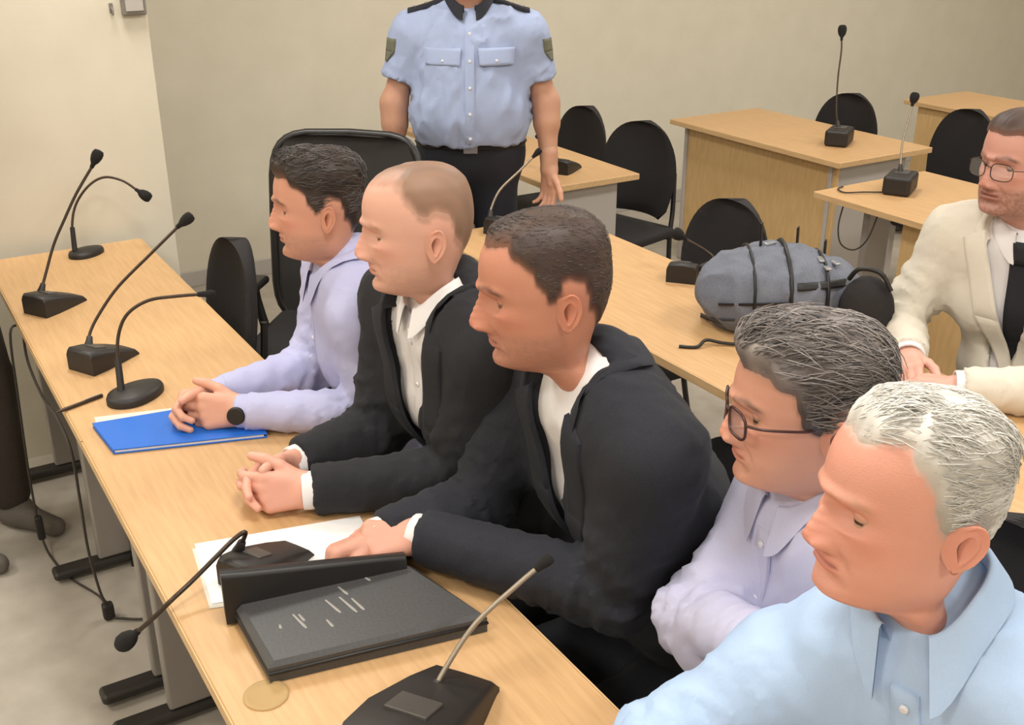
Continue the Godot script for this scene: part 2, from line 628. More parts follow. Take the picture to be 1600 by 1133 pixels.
# head and neck as one lofted surface in head space (x his left, y up, z forward), put into mb with transform X
# h: scale Vector3, nose, brow, jaw, fat, skin, lips, brow colour, stubble colour and mask, neck offset
func make_head(mb: MB, hair: MB, X: Transform3D, h: Dictionary) -> void:
	var ys := []
	for k in 12:
		ys.append(.1225 - .026 * pow(k / 12.0, 2.0))
	var y := .0965
	while y > -.1:
		ys.append(y)
		y -= .0023 if (y < .045 and y > -.075) else .004
	for k in 14:
		ys.append(-.1 - .026 * k / 14.0)
	for k in 8:
		ys.append(-.126 - .089 * (k + 1) / 8.0)
	var cols := 100
	var rows := ys.size()
	var P := PackedVector3Array()
	var CC := PackedColorArray()
	var TH := PackedFloat32Array()
	var HC := PackedColorArray()
	var skin: Color = lin(h.skin)
	var lipc: Color = lin(h.get("lip", h.skin.lerp(srgb(176, 96, 84), 0.6)))
	var browc: Color = lin(h.brow)
	var stub: Color = lin(h.get("stubble_color", srgb(90, 80, 75)))
	var stub_a: float = h.get("stubble", 0.0)
	var red: Color = lin(h.skin.lerp(srgb(206, 104, 84), 0.45))
	var nose: float = h.get("nose", 1.0)
	var fat: float = h.get("fat", 0.0)
	var chin: float = h.get("chin", 0.0)
	var hl: Array = h.hairline
	var hc: Color = lin(h.hair)
	var hc2: Color = lin(h.get("hair2", h.hair))
	var hs: Color = lin(h.get("hair_side", h.hair))
	var nk: Vector3 = h.neck - Vector3(0, -.215, -.02)
	var S: Vector3 = h.scale
	for r in rows:
		y = ys[r]
		var a := head_row(y)
		var zf: float = a[0]
		var zb: float = a[1]
		var w: float = a[2]
		var low := smoothstep(.0, -.09, y) * smoothstep(-.2, -.11, y)
		w += low * fat * .012
		zf += fat * .02 * bump(y, -.12, .016) + chin * bump(y, -.092, .018)
		zf += h.get("brow_ridge", 0.0) * bump(y, .03, .012) + h.get("forehead", 0.0) * bump(y, .07, .03)
		var zc := lerpf(-.012, -.02, smoothstep(-.09, -.13, y))
		if y > .115:
			zc = lerpf(-.012, -.008, smoothstep(.115, .1225, y))
		var tt := clampf((-.1 - y) / .115, 0, 1)
		var sh := nk * pow(tt, 1.15)
		for c in cols:
			var sg := 1.0 if c < cols / 2 else -1.0
			# c = 0 is the front; angles are close together there
			var u := (c / float(cols / 2)) if c <= cols / 2 else (cols - c) / float(cols / 2)
			var ph := PI * pow(u, 1.45)
			var n := 2.0 + (0.35 * smoothstep(.02, -.07, y) * smoothstep(-.125, -.1, y) if ph < PI / 2 else 0.25)
			var sx := pow(absf(sin(ph)), 2.0 / n)
			var cz := pow(absf(cos(ph)), 2.0 / n) * signf(cos(ph))
			var x := w * sx * sg
			var z := zc + (cz * (zf - zc) if cz > 0.0 else cz * (zc - zb))
			var ax := absf(x)
			var col := skin
			var yy := y
			if ph < 1.9 and y < .06 and y > -.13:
				# nose
				var nw := lerpf(.0085, .0150, smoothstep(.012, -.030, y))
				var lift := table(NOSE, y) * nose / (1.0 + pow(ax / nw, 2.7))
				lift += .0105 * bump(ax, .0145, .0058) * bump(y, -.0365, .0075)
				# eye sockets, brows, cheeks
				lift -= .0135 * bump(ax, .029, .0155) * bump(y, .007, .0105)
				lift -= .004 * bump(ax, .014, .008) * bump(y, .012, .01)
				lift += .0062 * bump(y, .0275, .0072) * smoothstep(.058, .035, ax)
				lift += .005 * bump(ax, .048, .015) * bump(y, -.014, .014)
				lift -= .0025 * bump(ax, .062, .012) * bump(y, .03, .02)
				lift += h.get("bag", .0018) * bump(ax, .031, .013) * bump(y, -.0115, .0035)
				lift -= .0035 * bump(ax, .048, .018) * bump(y, -.05, .022) * (1.0 - fat)
				lift -= .0042 * bump(ax, .026 + (-.04 - y) * .4, .0045) * bump(y, -.048, .016)
				lift -= .0022 * bump(ax, .031, .012) * bump(y, -.0075, .004)
				# mouth
				var mw := smoothstep(.029, .016, ax)
				lift += (.0058 * bump(y, -.0555, .0058) + .0062 * bump(y, -.0665, .0056) - .0052 * bump(y, -.0612, .0028)) * mw
				lift -= .0045 * bump(y, -.0785, .008) * smoothstep(.04, .015, ax)
				lift += .0048 * bump(y, -.096, .011) * smoothstep(.034, .010, ax)
				lift -= .003 * bump(ax, 0.0, .004) * bump(y, -.0485, .004)
				z += lift
				var lm := mw * (bump(y, -.0565, .0052) + bump(y, -.066, .0055))
				col = col.lerp(lipc, clampf(lm * 1.1, 0, 0.85))
				var mouth_line := bump(y, -.0613, .0016) * smoothstep(.027, .022, ax)
				col = col.lerp(lipc.darkened(0.45), mouth_line * 0.8)
				col = col.lerp(red, 0.35 * (bump(ax, .048, .018) * bump(y, -.02, .02) + bump(ax, 0.0, .014) * bump(y, -.03, .014)))
				var by := .0285 + .004 * bump(ax, .032, .014) - .006 * smoothstep(.035, .052, ax)
				var bm := bump(y, by, .0046) * smoothstep(.009, .015, ax) * smoothstep(.054, .046, ax)
				var bn := noise_f.get_noise_3d(x * 900, y * 500, 3.0)
				col = col.lerp(browc, clampf(bm * (h.get("brow_a", 0.8) + 0.3 * bn), 0, 0.92))
			var jaw_m := smoothstep(-.035, -.055, y) * smoothstep(-.135, -.11, y) * smoothstep(1.75, 1.45, ph)
			jaw_m += smoothstep(1.25, 1.5, ph) * smoothstep(1.85, 1.65, ph) * smoothstep(.01, -.01, y) * smoothstep(-.135, -.11, y) * h.get("sideburn", 0.0)
			jaw_m = maxf(jaw_m, bump(y, -.049, .005) * smoothstep(.035, .025, ax))
			if stub_a > 0.0:
				var sn := 0.75 + 0.5 * noise_f.get_noise_3d(x * 1400, y * 1400, z * 1400)
				col = col.lerp(stub, clampf(jaw_m, 0, 1) * stub_a * clampf(sn, 0.2, 1))
			var mot := noise_c.get_noise_3d(x * 60, y * 60, z * 60)
			col = col.lerp(red, clampf(0.05 + mot * 0.3, 0, .25))
			P.append(Vector3(x, yy, z) * S + sh)
			# hair
			var deg := rad_to_deg(ph)
			var hy := table(hl, deg) + .006 * noise_c.get_noise_3d(x * 700, 1.0, z * 700)
			var m := smoothstep(-.003, h.get("fade", .014), y - hy)
			var th: float = lerpf(h.side, h.top, smoothstep(.045, .1, y + .012 * cos(ph) * h.get("front_top", 0.0)))
			th += h.get("quiff", 0.0) * bump(deg, 0.0, 55.0) * bump(y, hy + .022, .022)
			var strand := noise_f.get_noise_3d(x * 520 + 40, y * 90, z * 130) * 0.5 + noise_c.get_noise_3d(x * 190, y * 60, z * 60 + 9) * 0.5
			TH.append(-h.get("sink", .004) + (th * (1.0 + h.get("messy", 0.35) * strand) + h.get("sink", .004)) * m)
			var cn := clampf(0.5 + strand * 1.3, 0, 1)
			var top_m := smoothstep(.03, .085, y)
			var k := hs.lerp(hc.lerp(hc2, cn), top_m) if h.has("hair_side") else hc.lerp(hc2, cn)
			HC.append(k.lerp(skin, (1.0 - smoothstep(0.0, h.get("soft", .02), y - hy)) * h.get("soft_a", 0.35)))
			# scalp below cropped hair takes its colour
			if y > hy and y > -.1:
				col = col.lerp(k, h.get("scalp", 0.6) * smoothstep(0.0, .01, y - hy))
			CC.append(col)
	var v0 := mb.V.size()
	var i0 := mb.I.size()
	var Q := PackedVector3Array()
	for p in P:
		Q.append(X * p)
	mb.grid(Q, rows, cols, true, Color.WHITE, CC)
	var mid := (rows / 2) * cols
	if (X.basis * Vector3(0, 0, 1)).dot(mb.N[v0 + mid]) < 0.0:
		mb.flip(i0, v0)
	# hair shell
	if hair:
		var R := PackedVector3Array()
		var hrows := 0
		for r in rows:
			if ys[r] < -.098:
				break
			hrows += 1
			for c in cols:
				var i := r * cols + c
				R.append(Q[i] + mb.N[v0 + i] * TH[i])
		HC.resize(hrows * cols)
		var hv := hair.V.size()
		var hi := hair.I.size()
		hair.grid(R, hrows, cols, true, Color.WHITE, HC)
		if hair.N[hv + (hrows / 3) * cols].dot(X.basis * Vector3(0, 0, 1)) < 0.0:
			hair.flip(hi, hv)
		var rng := RandomNumberGenerator.new()
		rng.seed = h.get("seed", 5)
		var made := 0
		var tries := 0
		while made < int(h.get("locks", 0)) and tries < 12000:
			tries += 1
			var r := rng.randi_range(3, hrows - 10)
			var c := rng.randi_range(0, cols - 1)
			var i := r * cols + c
			if TH[i] < h.get("lock_min", .005):
				continue
			made += 1
			var nrm := mb.N[v0 + i]
			var p0 := Q[i] + nrm * TH[i] * 0.55
			var flow: Vector3 = X.basis * (h.get("flow", Vector3(0.15, -0.25, -1.0)) as Vector3) + X.basis * Vector3(rng.randf_range(-.5, .5), rng.randf_range(-.3, .3), rng.randf_range(-.2, .2))
			flow = (flow - nrm * flow.dot(nrm)).normalized()
			var ln: float = h.get("lock_len", .035) * rng.randf_range(0.6, 1.2)
			var bend := nrm.cross(flow) * rng.randf_range(-.35, .35)
			var pts := PackedVector3Array()
			var rr := []
			for k in 5:
				var t := k / 4.0
				pts.append(p0 + (flow + bend * t) * ln * t + nrm * (TH[i] * (0.4 + 0.3 * sin(t * 2.8)) - ln * t * t * 0.2))
				rr.append(lerpf(.0009, .0003, t * t) * h.get("lock_r", 1.0))
			hair.tube(pts, rr, 3, hc.lerp(hc2, rng.randf()).lightened(rng.randf_range(0, .1)), false)
	# ears
	for sg in [1.0, -1.0]:
		make_ear(mb, X, sg, S, skin.lerp(red, 0.35))
	# lids
	for sg in [1.0, -1.0]:
		var ec := Vector3(.0305 * sg, .0045, .0632 + h.get("eye_z", 0.0)) * S
		for lid in 2:
			var pts := PackedVector3Array()
			var cc := PackedColorArray()
			for r in 7:
				var lat := deg_to_rad(lerpf(78, 2.0 - h.get("squint", 0.0), r / 6.0) if lid == 0 else lerpf(-78, -16.0 + h.get("squint", 0.0), r / 6.0))
				for c in 13:
					var lon := deg_to_rad(lerpf(-82, 82, c / 12.0))
					var rad := .0142 if r < 6 else .0128
					var cup := cos(lon)
					var la := lat * lerpf(0.35, 1.0, pow(maxf(cup, 0.0), .5)) if r >= 4 else lat
					pts.append(X * (ec + Vector3(sin(lon) * cos(la), sin(la), cos(lon) * cos(la)) * rad))
					cc.append(skin.lerp(red, .25) if r < 5 else skin.lerp(browc, .5))
			var ev := mb.V.size()
			var ei := mb.I.size()
			mb.grid(pts, 7, 13, false, Color.WHITE, cc)
			if mb.N[ev + 3 * 13 + 6].dot(X.basis * Vector3(0, 0, 1)) < 0.0:
				mb.flip(ei, ev)

func make_ear(mb: MB, X: Transform3D, sg: float, S: Vector3, col: Color) -> void:
	var O := Vector3(.0735 * sg, -.006, -.009)
	var up := Vector3(.12 * sg, 1, -.16).normalized()
	var out := Vector3(sg * .86, 0.02, -.5).normalized()      # surface normal of the flap, tilted forward
	var bk := Vector3(sg * .5, -.12, -.86).normalized()
	var pts := PackedVector3Array()
	var cc := PackedColorArray()
	var na := 28
	# rings from the back of the flap over the rim to the bowl
	var rings := [[0.55, -.006], [0.92, .002], [1.0, .006], [1.0, .0085], [0.93, .0095], [0.84, .0065], [0.72, .005], [0.6, .007], [0.5, .006], [0.36, -.002], [0.15, -.005], [0.0, -.005]]
	for g in rings:
		for k in na:
			var a := TAU * k / na
			# outline: wide above, narrow lobe below
			var ey := sin(a)
			var ex := cos(a)
			var ry := .033
			var rx := .0165 * lerpf(.62, 1.06, smoothstep(-1.0, .55, ey))
			var rr: float = g[0]
			var hgt: float = g[1]
			if ey * rr < -.5:
				hgt = lerpf(hgt, .005, smoothstep(-.5, -.75, ey * rr))
			if ex * rr < -.45:
				hgt = lerpf(hgt, -.003, smoothstep(-.45, -.9, ex * rr))
			var back := (ex * rx) * rr
			pts.append(X * ((O + up * (ey * ry * rr + .002) + bk * (back + .012) + out * hgt * 1.15 + Vector3(sg * .004, 0, 0)) * S))
			cc.append(col.darkened(0.0))
	var v0 := mb.V.size()
	var i0 := mb.I.size()
	mb.grid(pts, rings.size(), na, true, Color.WHITE, cc)
	if mb.N[v0 + 10 * na].dot(X.basis * out) < 0.0:
		mb.flip(i0, v0)

func make_eyes(parent: Node, X: Transform3D, h: Dictionary) -> void:
	for sg in [1.0, -1.0]:
		var S: Vector3 = h.scale
		var ec := Vector3(.0305 * sg, .0045, .0632 + h.get("eye_z", 0.0)) * S
		var pts := PackedVector3Array()
		var cc := PackedColorArray()
		for r in 13:
			var a := PI * r / 12.0 * 0.999 + .0005
			for c in 14:
				var b := TAU * c / 14
				pts.append(X * (ec + Vector3(sin(a) * cos(b), sin(a) * sin(b), cos(a)) * .0126))
				cc.append(lin(srgb(28, 20, 16)) if r < 2 else (lin(h.get("iris", srgb(70, 50, 36))) if r < 4 else lin(srgb(196, 176, 164))))
		var m := MB.new()
		m.grid(pts, 13, 14, true, Color.WHITE, cc)
		if m.N[0].dot(X.basis * Vector3(0, 0, 1)) < 0.0:
			m.flip(0, 0)
		part(parent, "eye", m, M.eye)

# a hand: w wrist, d towards the knuckles, n the way the palm faces, t towards the thumb
func hand(s: SDF, w: Vector3, d: Vector3, n: Vector3, t: Vector3, curl: Array, sc := 1.0, thumb_in := 0.5, fan := 0.0) -> void:
	d = d.normalized()
	n = (n - d * n.dot(d)).normalized()
	var u := d.cross(n).normalized()
	if u.dot(t) < 0.0:
		u = -u
	var kx := [.03, .0105, -.0095, -.0275]
	var kl := [.088, .091, .086, .078]
	var L := [[.043, .026, .021], [.048, .03, .022], [.044, .028, .021], [.034, .021, .019]]
	var R := [.0098, .01, .0095, .0085]
	s.cap(w - d * .05, w + d * .01, .027 * sc, .026 * sc, .02)
	for f in 4:
		var k: Vector3 = w + (d * kl[f] + u * kx[f]) * sc
		s.cap(w + (d * .012 + u * kx[f] * 0.6) * sc, k, .0155 * sc, .0122 * sc, .014)
	s.cap(w + (d * .02 + u * .016 + n * .006) * sc, w + (d * .055 + u * .02 + n * .006) * sc, .016 * sc, .014 * sc, .012)
	for f in 4:
		var p: Vector3 = w + (d * kl[f] + u * kx[f]) * sc
		var dir: Vector3 = (d + u * fan * (1.5 - f) * 0.12).normalized()
		var ax := dir.cross(n).normalized()
		for j in 3:
			var cu: float = curl[f] if curl.size() > f else curl[0]
			dir = dir.rotated(ax, deg_to_rad(cu * [0.8, 1.0, 0.6][j]))
			var q: Vector3 = p + dir * L[f][j] * sc
			s.cap(p, q, (R[f] - .0008 * j) * sc, (R[f] - .0008 * (j + 1)) * sc, .0035 if j > 0 else .007)
			p = q
	var tp: Vector3 = w + (d * .022 + u * .022 + n * .006) * sc
	var td := (u * (1.0 - thumb_in * 0.6) + d * 0.95 + n * 0.35 * thumb_in).normalized()
	for j in 3:
		var q: Vector3 = tp + td * [.044, .032, .026][j] * sc
		s.cap(tp, q, [.0145, .0112, .0105][j] * sc, [.0112, .0105, .0088][j] * sc, .008 if j == 0 else .004)
		tp = q
		td = (td + n * 0.25 * thumb_in - u * 0.35 * thumb_in + d * 0.12).normalized()

# ---------------------------------------------------------------- dressed figures
# J holds joints relative to the person's base: neck hips shL shR eL eR wL wR kL kR aL aR, and F L U (forward, his left, up along the spine)
func torso(s: SDF, J: Dictionary, g: float, fat := 0.0, k := 0.05) -> void:
	var L: Vector3 = J.L
	var F: Vector3 = J.F
	var h: Vector3 = J.hips
	var n: Vector3 = J.neck
	var ch := h.lerp(n, .66) + F * .012
	var wa := h.lerp(n, .32) + F * (.012 + fat * .03)
	s.cap(h - L * .075, h + L * .075, .112 + g, .112 + g, k)
	s.cap(wa - L * .062, wa + L * .062, .104 + g + fat * .03, .104 + g + fat * .03, k)
	s.cap(ch - L * .078, ch + L * .078, .108 + g, .108 + g, k)
	var uc := h.lerp(n, .86) + F * .01
	s.cap(uc - L * .07, uc + L * .07, .078 + g, .078 + g, k)
	for q in [J.shL, J.shR]:
		s.cap(n - J.U * .05, q, .058 + g, .056 + g, k)
		s.cap(n + J.U * .015 - F * .02, n.lerp(q, .62) + J.U * .012, .04 + g * .6, .036 + g, .04)
	s.trunk = s.T.size()

func arms(s: SDF, J: Dictionary, g: float, short := 0.0, wrist := .031, el := .045) -> void:
	for q in ["L", "R"]:
		var sh: Vector3 = J["sh" + q]
		var e: Vector3 = J["e" + q]
		var w: Vector3 = J["w" + q]
		if short > 0.0:
			s.cuff(sh, sh.lerp(e, short), .054 + g, .054 + g, .045)
		else:
			s.cap(sh, e, .053 + g, el + g, .045)
			if J.closed:
				s.cap(e, w, el + g - .001, wrist + g, .012)
			else:
				s.cuff(e, w, el + g - .001, wrist + g, .012)

func legs(s: SDF, J: Dictionary, g: float) -> void:
	s.cap(J.hips - J.L * .07, J.hips + J.L * .07, .108 + g, .108 + g, .05)
	for q in ["L", "R"]:
		s.cap(J.hips + J.L * (.08 if q == "L" else -.08), J["k" + q], .078 + g, .058 + g, .05)
		s.cap(J["k" + q], J["a" + q] + Vector3(0, .03, 0), .058 + g, .046 + g, .02)

func shoes(J: Dictionary, m: MB) -> void:
	for q in ["L", "R"]:
		var a: Vector3 = J["a" + q]
		var b := Vector3(a.x, 0.0, a.z)
		var s := SDF.new()
		var F: Vector3 = J.get("footF", J.F)
		s.cap(b - F * .045 + Vector3(0, .04, 0), b + F * .03 + Vector3(0, .05, 0), .036, .038, .03)
		s.cap(b + F * .03 + Vector3(0, .04, 0), b + F * .165 + Vector3(0, .03, 0), .038, .03, .03)
		s.cap(a, b + Vector3(0, .05, 0), .04, .04, .03)
		s.cuts.append([b, Vector3.DOWN, .4])
		s.build(m, .009)

# folds: wrinkles across sleeves, thickest at the elbow, and long soft creases on the trunk
class Folds:
	var bones := []
	var amp := 0.006
	var body_amp := 0.004
	var noise: FastNoiseLite

	func hump(x: float, c: float, s: float) -> float:
		var q := (x - c) / s
		return exp(-q * q)

	func apply(v: Vector3, n: Vector3) -> Vector3:
		var best := 1e9
		var off := 0.0
		for b in bones:
			var ab: Vector3 = b[1] - b[0]
			var ln := ab.length()
			var t: float = (v - b[0]).dot(ab) / (ln * ln)
			var tc := clampf(t, 0.0, 1.0)
			var pr: Vector3 = b[0] + ab * tc
			var d := (v - pr).length()
			if d < best and t > -0.2:
				best = d
				var pe := v - pr
				var q: Vector3 = ab / ln * (tc * ln) * 34.0 + pe * 11.0 + Vector3(7, 3, 1) * b[2]
				var w := 1.0 - absf(noise.get_noise_3dv(q * 10.0)) * 1.6
				var near_e: float = hump(tc, b[2], .38)
				off = (w * w * w - .45) * amp * (0.3 + 0.9 * near_e)
		var keep := smoothstep(.115, .06, best)
		var q2 := Vector3(v.x * 26, v.y * 9, v.z * 26) + v * 4.0
		var tw := 1.0 - absf(noise.get_noise_3dv(q2 * 4.5 + Vector3(3, 11, 5))) * 1.6
		var o := lerpf((tw * tw - .5) * body_amp, off, keep)
		return v + n * o

func folds(J: Dictionary, amp: float, body_amp := 0.004) -> Folds:
	var f := Folds.new()
	for q in ["L", "R"]:
		f.bones.append([J["sh" + q], J["e" + q], 1.0])
		f.bones.append([J["e" + q], J["w" + q], 0.0])
	f.amp = amp
	f.body_amp = body_amp
	f.noise = noise_c
	return f

# shirt or jacket collar round the neck: c centre, axis, front; leaf turned down, with points
func collar(m: MB, s: SDF, c: Vector3, up: Vector3, F: Vector3, rad: float, rise: float, leaf: float, point: float, gap := 16.0, th := .003, drop_front := .03, flare := .012) -> void:
	var L := up.cross(F).normalized()
	F = L.cross(up).normalized()
	var n := 40
	var rows := 7
	var P := PackedVector3Array()
	# rows: inside bottom, inside top, fold, leaf ... leaf edge, under
	for r in rows:
		for i in n + 1:
			var t := i / float(n) * 2.0 - 1.0
			var a := deg_to_rad(lerpf(180.0, gap, absf(t))) * signf(t + 1e-6)
			var fr := smoothstep(.45, 1.0, absf(t))
			var d := F * cos(a) + L * sin(a)
			var base := c + d * rad - up * drop_front * fr * fr + F * .012 * fr
			var q := base
			var lf := leaf + (point - leaf) * smoothstep(.72, 1.0, absf(t))
			match r:
				0:
					q = base - up * .02
				1:
					q = base + up * rise
				2:
					q = base + up * (rise + .004) + d * .004
				3:
					q = base + up * rise + d * .009
				_:
					var k := (r - 3) / 3.0
					q = base + up * (rise - lf * k * 0.82) + d * (.009 + flare * k) + F * (lf * 0.35 * k * fr)
					if s:
						for it in 3:
							var dd := s.at(q)
							if dd < .004:
								q += s.grad(q) * (.0045 - dd)
			P.append(q)
	# under side
	var full := PackedVector3Array(P)
	for i in n + 1:
		var p := P[6 * (n + 1) + i]
		var to := (P[2 * (n + 1) + i] - p)
		full.append(p - (p - c).normalized() * th + to * .02)
	for i in n + 1:
		full.append(P[3 * (n + 1) + i] - (P[3 * (n + 1) + i] - c).normalized() * th)
	var v0 := m.V.size()
	var i0 := m.I.size()
	m.grid(full, rows + 2, n + 1)
	var mid := 3 * (n + 1) + n / 2
	if m.N[v0 + mid].dot(-F) < 0.0:
		m.flip(i0, v0)

func basis_of(F: Vector3, up := Vector3.UP) -> Basis:
	var z := F.normalized()
	var x := up.cross(z).normalized()
	return Basis(x, z.cross(x), z)

func facing(deg: float) -> Vector3:
	var a := deg_to_rad(deg)
	return Vector3(-cos(a), 0, -sin(a))

# joints for a person; world positions in, positions relative to the base out
func joints(d: Dictionary) -> Dictionary:
	var b := Vector3(d.hips.x, 0, d.hips.z)
	var J := {"base": b, "closed": d.get("closed", false)}
	J.F = facing(d.tf)
	J.L = Vector3.UP.cross(J.F)
	J.neck = d.neck - b
	J.hips = d.hips - b
	J.U = (J.neck - J.hips).normalized()
	J.F = (J.F - J.U * J.F.dot(J.U)).normalized()
	var sw: float = d.get("sw", .185)
	var dr: float = d.get("drop", .055)
	J.shL = (d.shL - b) if d.has("shL") else J.neck + J.L * sw - J.U * dr + J.F * .02
	J.shR = (d.shR - b) if d.has("shR") else J.neck - J.L * sw - J.U * dr + J.F * .02
	for k in ["eL", "eR", "wL", "wR"]:
		J[k] = d[k] - b
	var flat := facing(d.get("lf", d.tf))
	var fl := Vector3.UP.cross(flat)
	J.footF = flat
	for q in [["L", 1.0], ["R", -1.0]]:
		if d.get("stand", false):
			J["k" + q[0]] = Vector3(0, .5, 0) + fl * .1 * q[1] + flat * .02
			J["a" + q[0]] = Vector3(0, .08, 0) + fl * .11 * q[1]
		else:
			J["k" + q[0]] = Vector3(0, .49, 0) + flat * .40 + fl * .11 * q[1]
			J["a" + q[0]] = Vector3(0, .08, 0) + flat * d.get("foot", .36) + fl * .11 * q[1]
	return J

func skin_body(J: Dictionary, mb: MB, col: Color, bare := 0.0) -> void:
	# the body below the clothes: trunk, arms and legs in one surface
	var s := SDF.new()
	torso(s, J, -.02)
	for q in ["L", "R"]:
		s.cap(J["sh" + q], J["e" + q], .046 if bare > 0 else .04, .045 if bare > 0 else .034, .03)
		if bare > 0:
			s.cap(J["e" + q], J["e" + q].lerp(J["w" + q], .3), .045, .048, .02)
		s.cap(J["e" + q], J["w" + q], .045 if bare > 0 else .032, .030 if bare > 0 else .024, .02)
		s.cap(J.hips + J.L * (.08 if q == "L" else -.08), J["k" + q], .06, .045, .04)
		s.cap(J["k" + q], J["a" + q], .044, .032, .02)
	s.cap(J.neck - J.U * .06, J.neck - J.U * .02, .045, .042, .03)
	s.build(mb, .018 if bare == 0.0 else .011, col)

func person(d: Dictionary) -> Dictionary:
	var J := joints(d)
	var root := thing("person", d.label, "person", J.base, 0.0, d.get("group", ""))
	var hf := facing(d.hf)
	var hb := basis_of((hf + Vector3.UP * d.get("nod", 0.0)).normalized())
	hb = hb.rotated(hb.z, d.get("roll", 0.0))
	var X := Transform3D(hb, d.head - J.base)
	var h: Dictionary = d.h
	h.neck = X.affine_inverse() * (J.neck - J.U * .045)
	var body := MB.new()
	var hair := MB.new()
	make_head(body, hair, X, h)
	skin_body(J, body, lin(h.skin), d.get("bare", 0.0))
	for q in d.get("hands", []):
		var s := SDF.new()
		var w: Vector3 = J["w" + q[0]]
		var e: Vector3 = J["e" + q[0]]
		var w2: Vector3 = w + q[6] if q.size() > 6 else w
		hand(s, w2, q[1], q[2], q[3], q[4], d.get("hand_scale", 1.0), q[5])
		s.cap(w.lerp(e, .35), w2, .032, .026, .02)
		s.build(body, .003, lin(h.get("hand_skin", h.skin)))
	var b := part(root, "body", body, M.skin)
	part(root, "hair", hair, M.hair)
	make_eyes(root, X, h)
	return {"root": root, "J": J, "X": X, "body": b}

# ---------------------------------------------------------------- furniture
func table_unit(label: String, x0: float, x1: float, z0: float, z1: float, legs_at: Array, panel_x := -1.0, panel_h := 0.45, group := "", ends := [], inset := 0.0) -> Node3D:
	var base := Vector3((x0 + x1) / 2, 0, (z0 + z1) / 2)
	var t := thing("table", label, "table", base, 0.0, group)
	var w := x1 - x0
	var l := z1 - z0
	part(t, "table_top", box(Vector3(0, .7275, 0), Vector3(w - .004, .025, l - .003), .003), M.wood)
	var e := MB.new()
	e.rbox(Vector3(-w / 2 + .0005, .7275, 0), Vector3(.003, .023, l - .004), .001)
	e.rbox(Vector3(w / 2 - .0005, .7275, 0), Vector3(.003, .023, l - .004), .001)
	e.rbox(Vector3(0, .7275, -l / 2 + .0005), Vector3(w - .006, .023, .003), .001)
	e.rbox(Vector3(0, .7275, l / 2 - .0005), Vector3(w - .006, .023, .003), .001)
	part(t, "edge_band", e, M.wood_edge)
	for lz in legs_at:
		var z: float = lz - base.z
		var m := MB.new()
		m.rbox(Vector3(-.1, .37, z), Vector3(.13, .66, .035), .008)
		m.rbox(Vector3(0, .706, z), Vector3(w - .1, .018, .05), .004)
		var lg := part(t, "leg", m, M.metal)
		var f := MB.new()
		f.rbox(Vector3(-.02, .026, z), Vector3(w + .06, .028, .055), .012)
		part(lg, "foot", f, M.dark_metal)
	if panel_x > 0.0:
		part(t, "modesty_panel", box(Vector3(panel_x - base.x, .705 - panel_h / 2, inset / 2), Vector3(.018, panel_h, l - .14 - inset), .003), M.wood_panel)
	for ez in ends:
		part(t, "end_panel", box(Vector3(0, .36, ez - base.z), Vector3(w - .12, .7, .02), .003), M.grey_panel)
	return t

# upholstered shell in the plane x = 0 (front towards -x): width w, from y0 to y1
func shell(m: MB, x: float, y0: float, y1: float, w: float, th: float, bend: float, lean: float, rtop := 0.5, taper := 0.9, pw := 2.6) -> void:
	var nu := 14
	var nv := 16
	var top := PackedVector3Array()
	for side in 2:
		for j in nv + 1:
			var v := sin(j / float(nv) * PI / 2)
			var hw := w / 2 * lerpf(taper, 1.0, smoothstep(0.0, 0.5, v))
			var q := maxf(0.0, (v - (1.0 - rtop)) / rtop)
			hw *= pow(maxf(1.0 - pow(q, pw), 0.0), 1.0 / pw)
			var qb := maxf(0.0, (0.18 - v) / 0.18)
			hw *= pow(maxf(1.0 - pow(qb, 3.0) * .5, 0.0), 1.0 / 3.0)
			for i in nu + 1:
				var u := i / float(nu) * 2.0 - 1.0
				var ed := 1.0 - pow(absf(u), 6.0)
				var edv := 1.0 - pow(absf(v * 2.0 - 1.0), 8.0)
				var t := th * 0.5 * sqrt(maxf(ed * edv, 0.0))
				var px := x + bend * (-u * u) + lean * v + (-t if side == 0 else t)
				top.append(Vector3(px, lerpf(y0, y1, v), u * hw))
	var n := (nu + 1) * (nv + 1)
	var v0 := m.V.size()
	m.grid(top.slice(0, n), nv + 1, nu + 1)
	if m.N[v0 + n / 2].x > 0.0:
		m.flip(m.I.size() - nu * nv * 6, v0)
	v0 = m.V.size()
	m.grid(top.slice(n), nv + 1, nu + 1)
	if m.N[v0 + n / 2].x < 0.0:
		m.flip(m.I.size() - nu * nv * 6, v0)

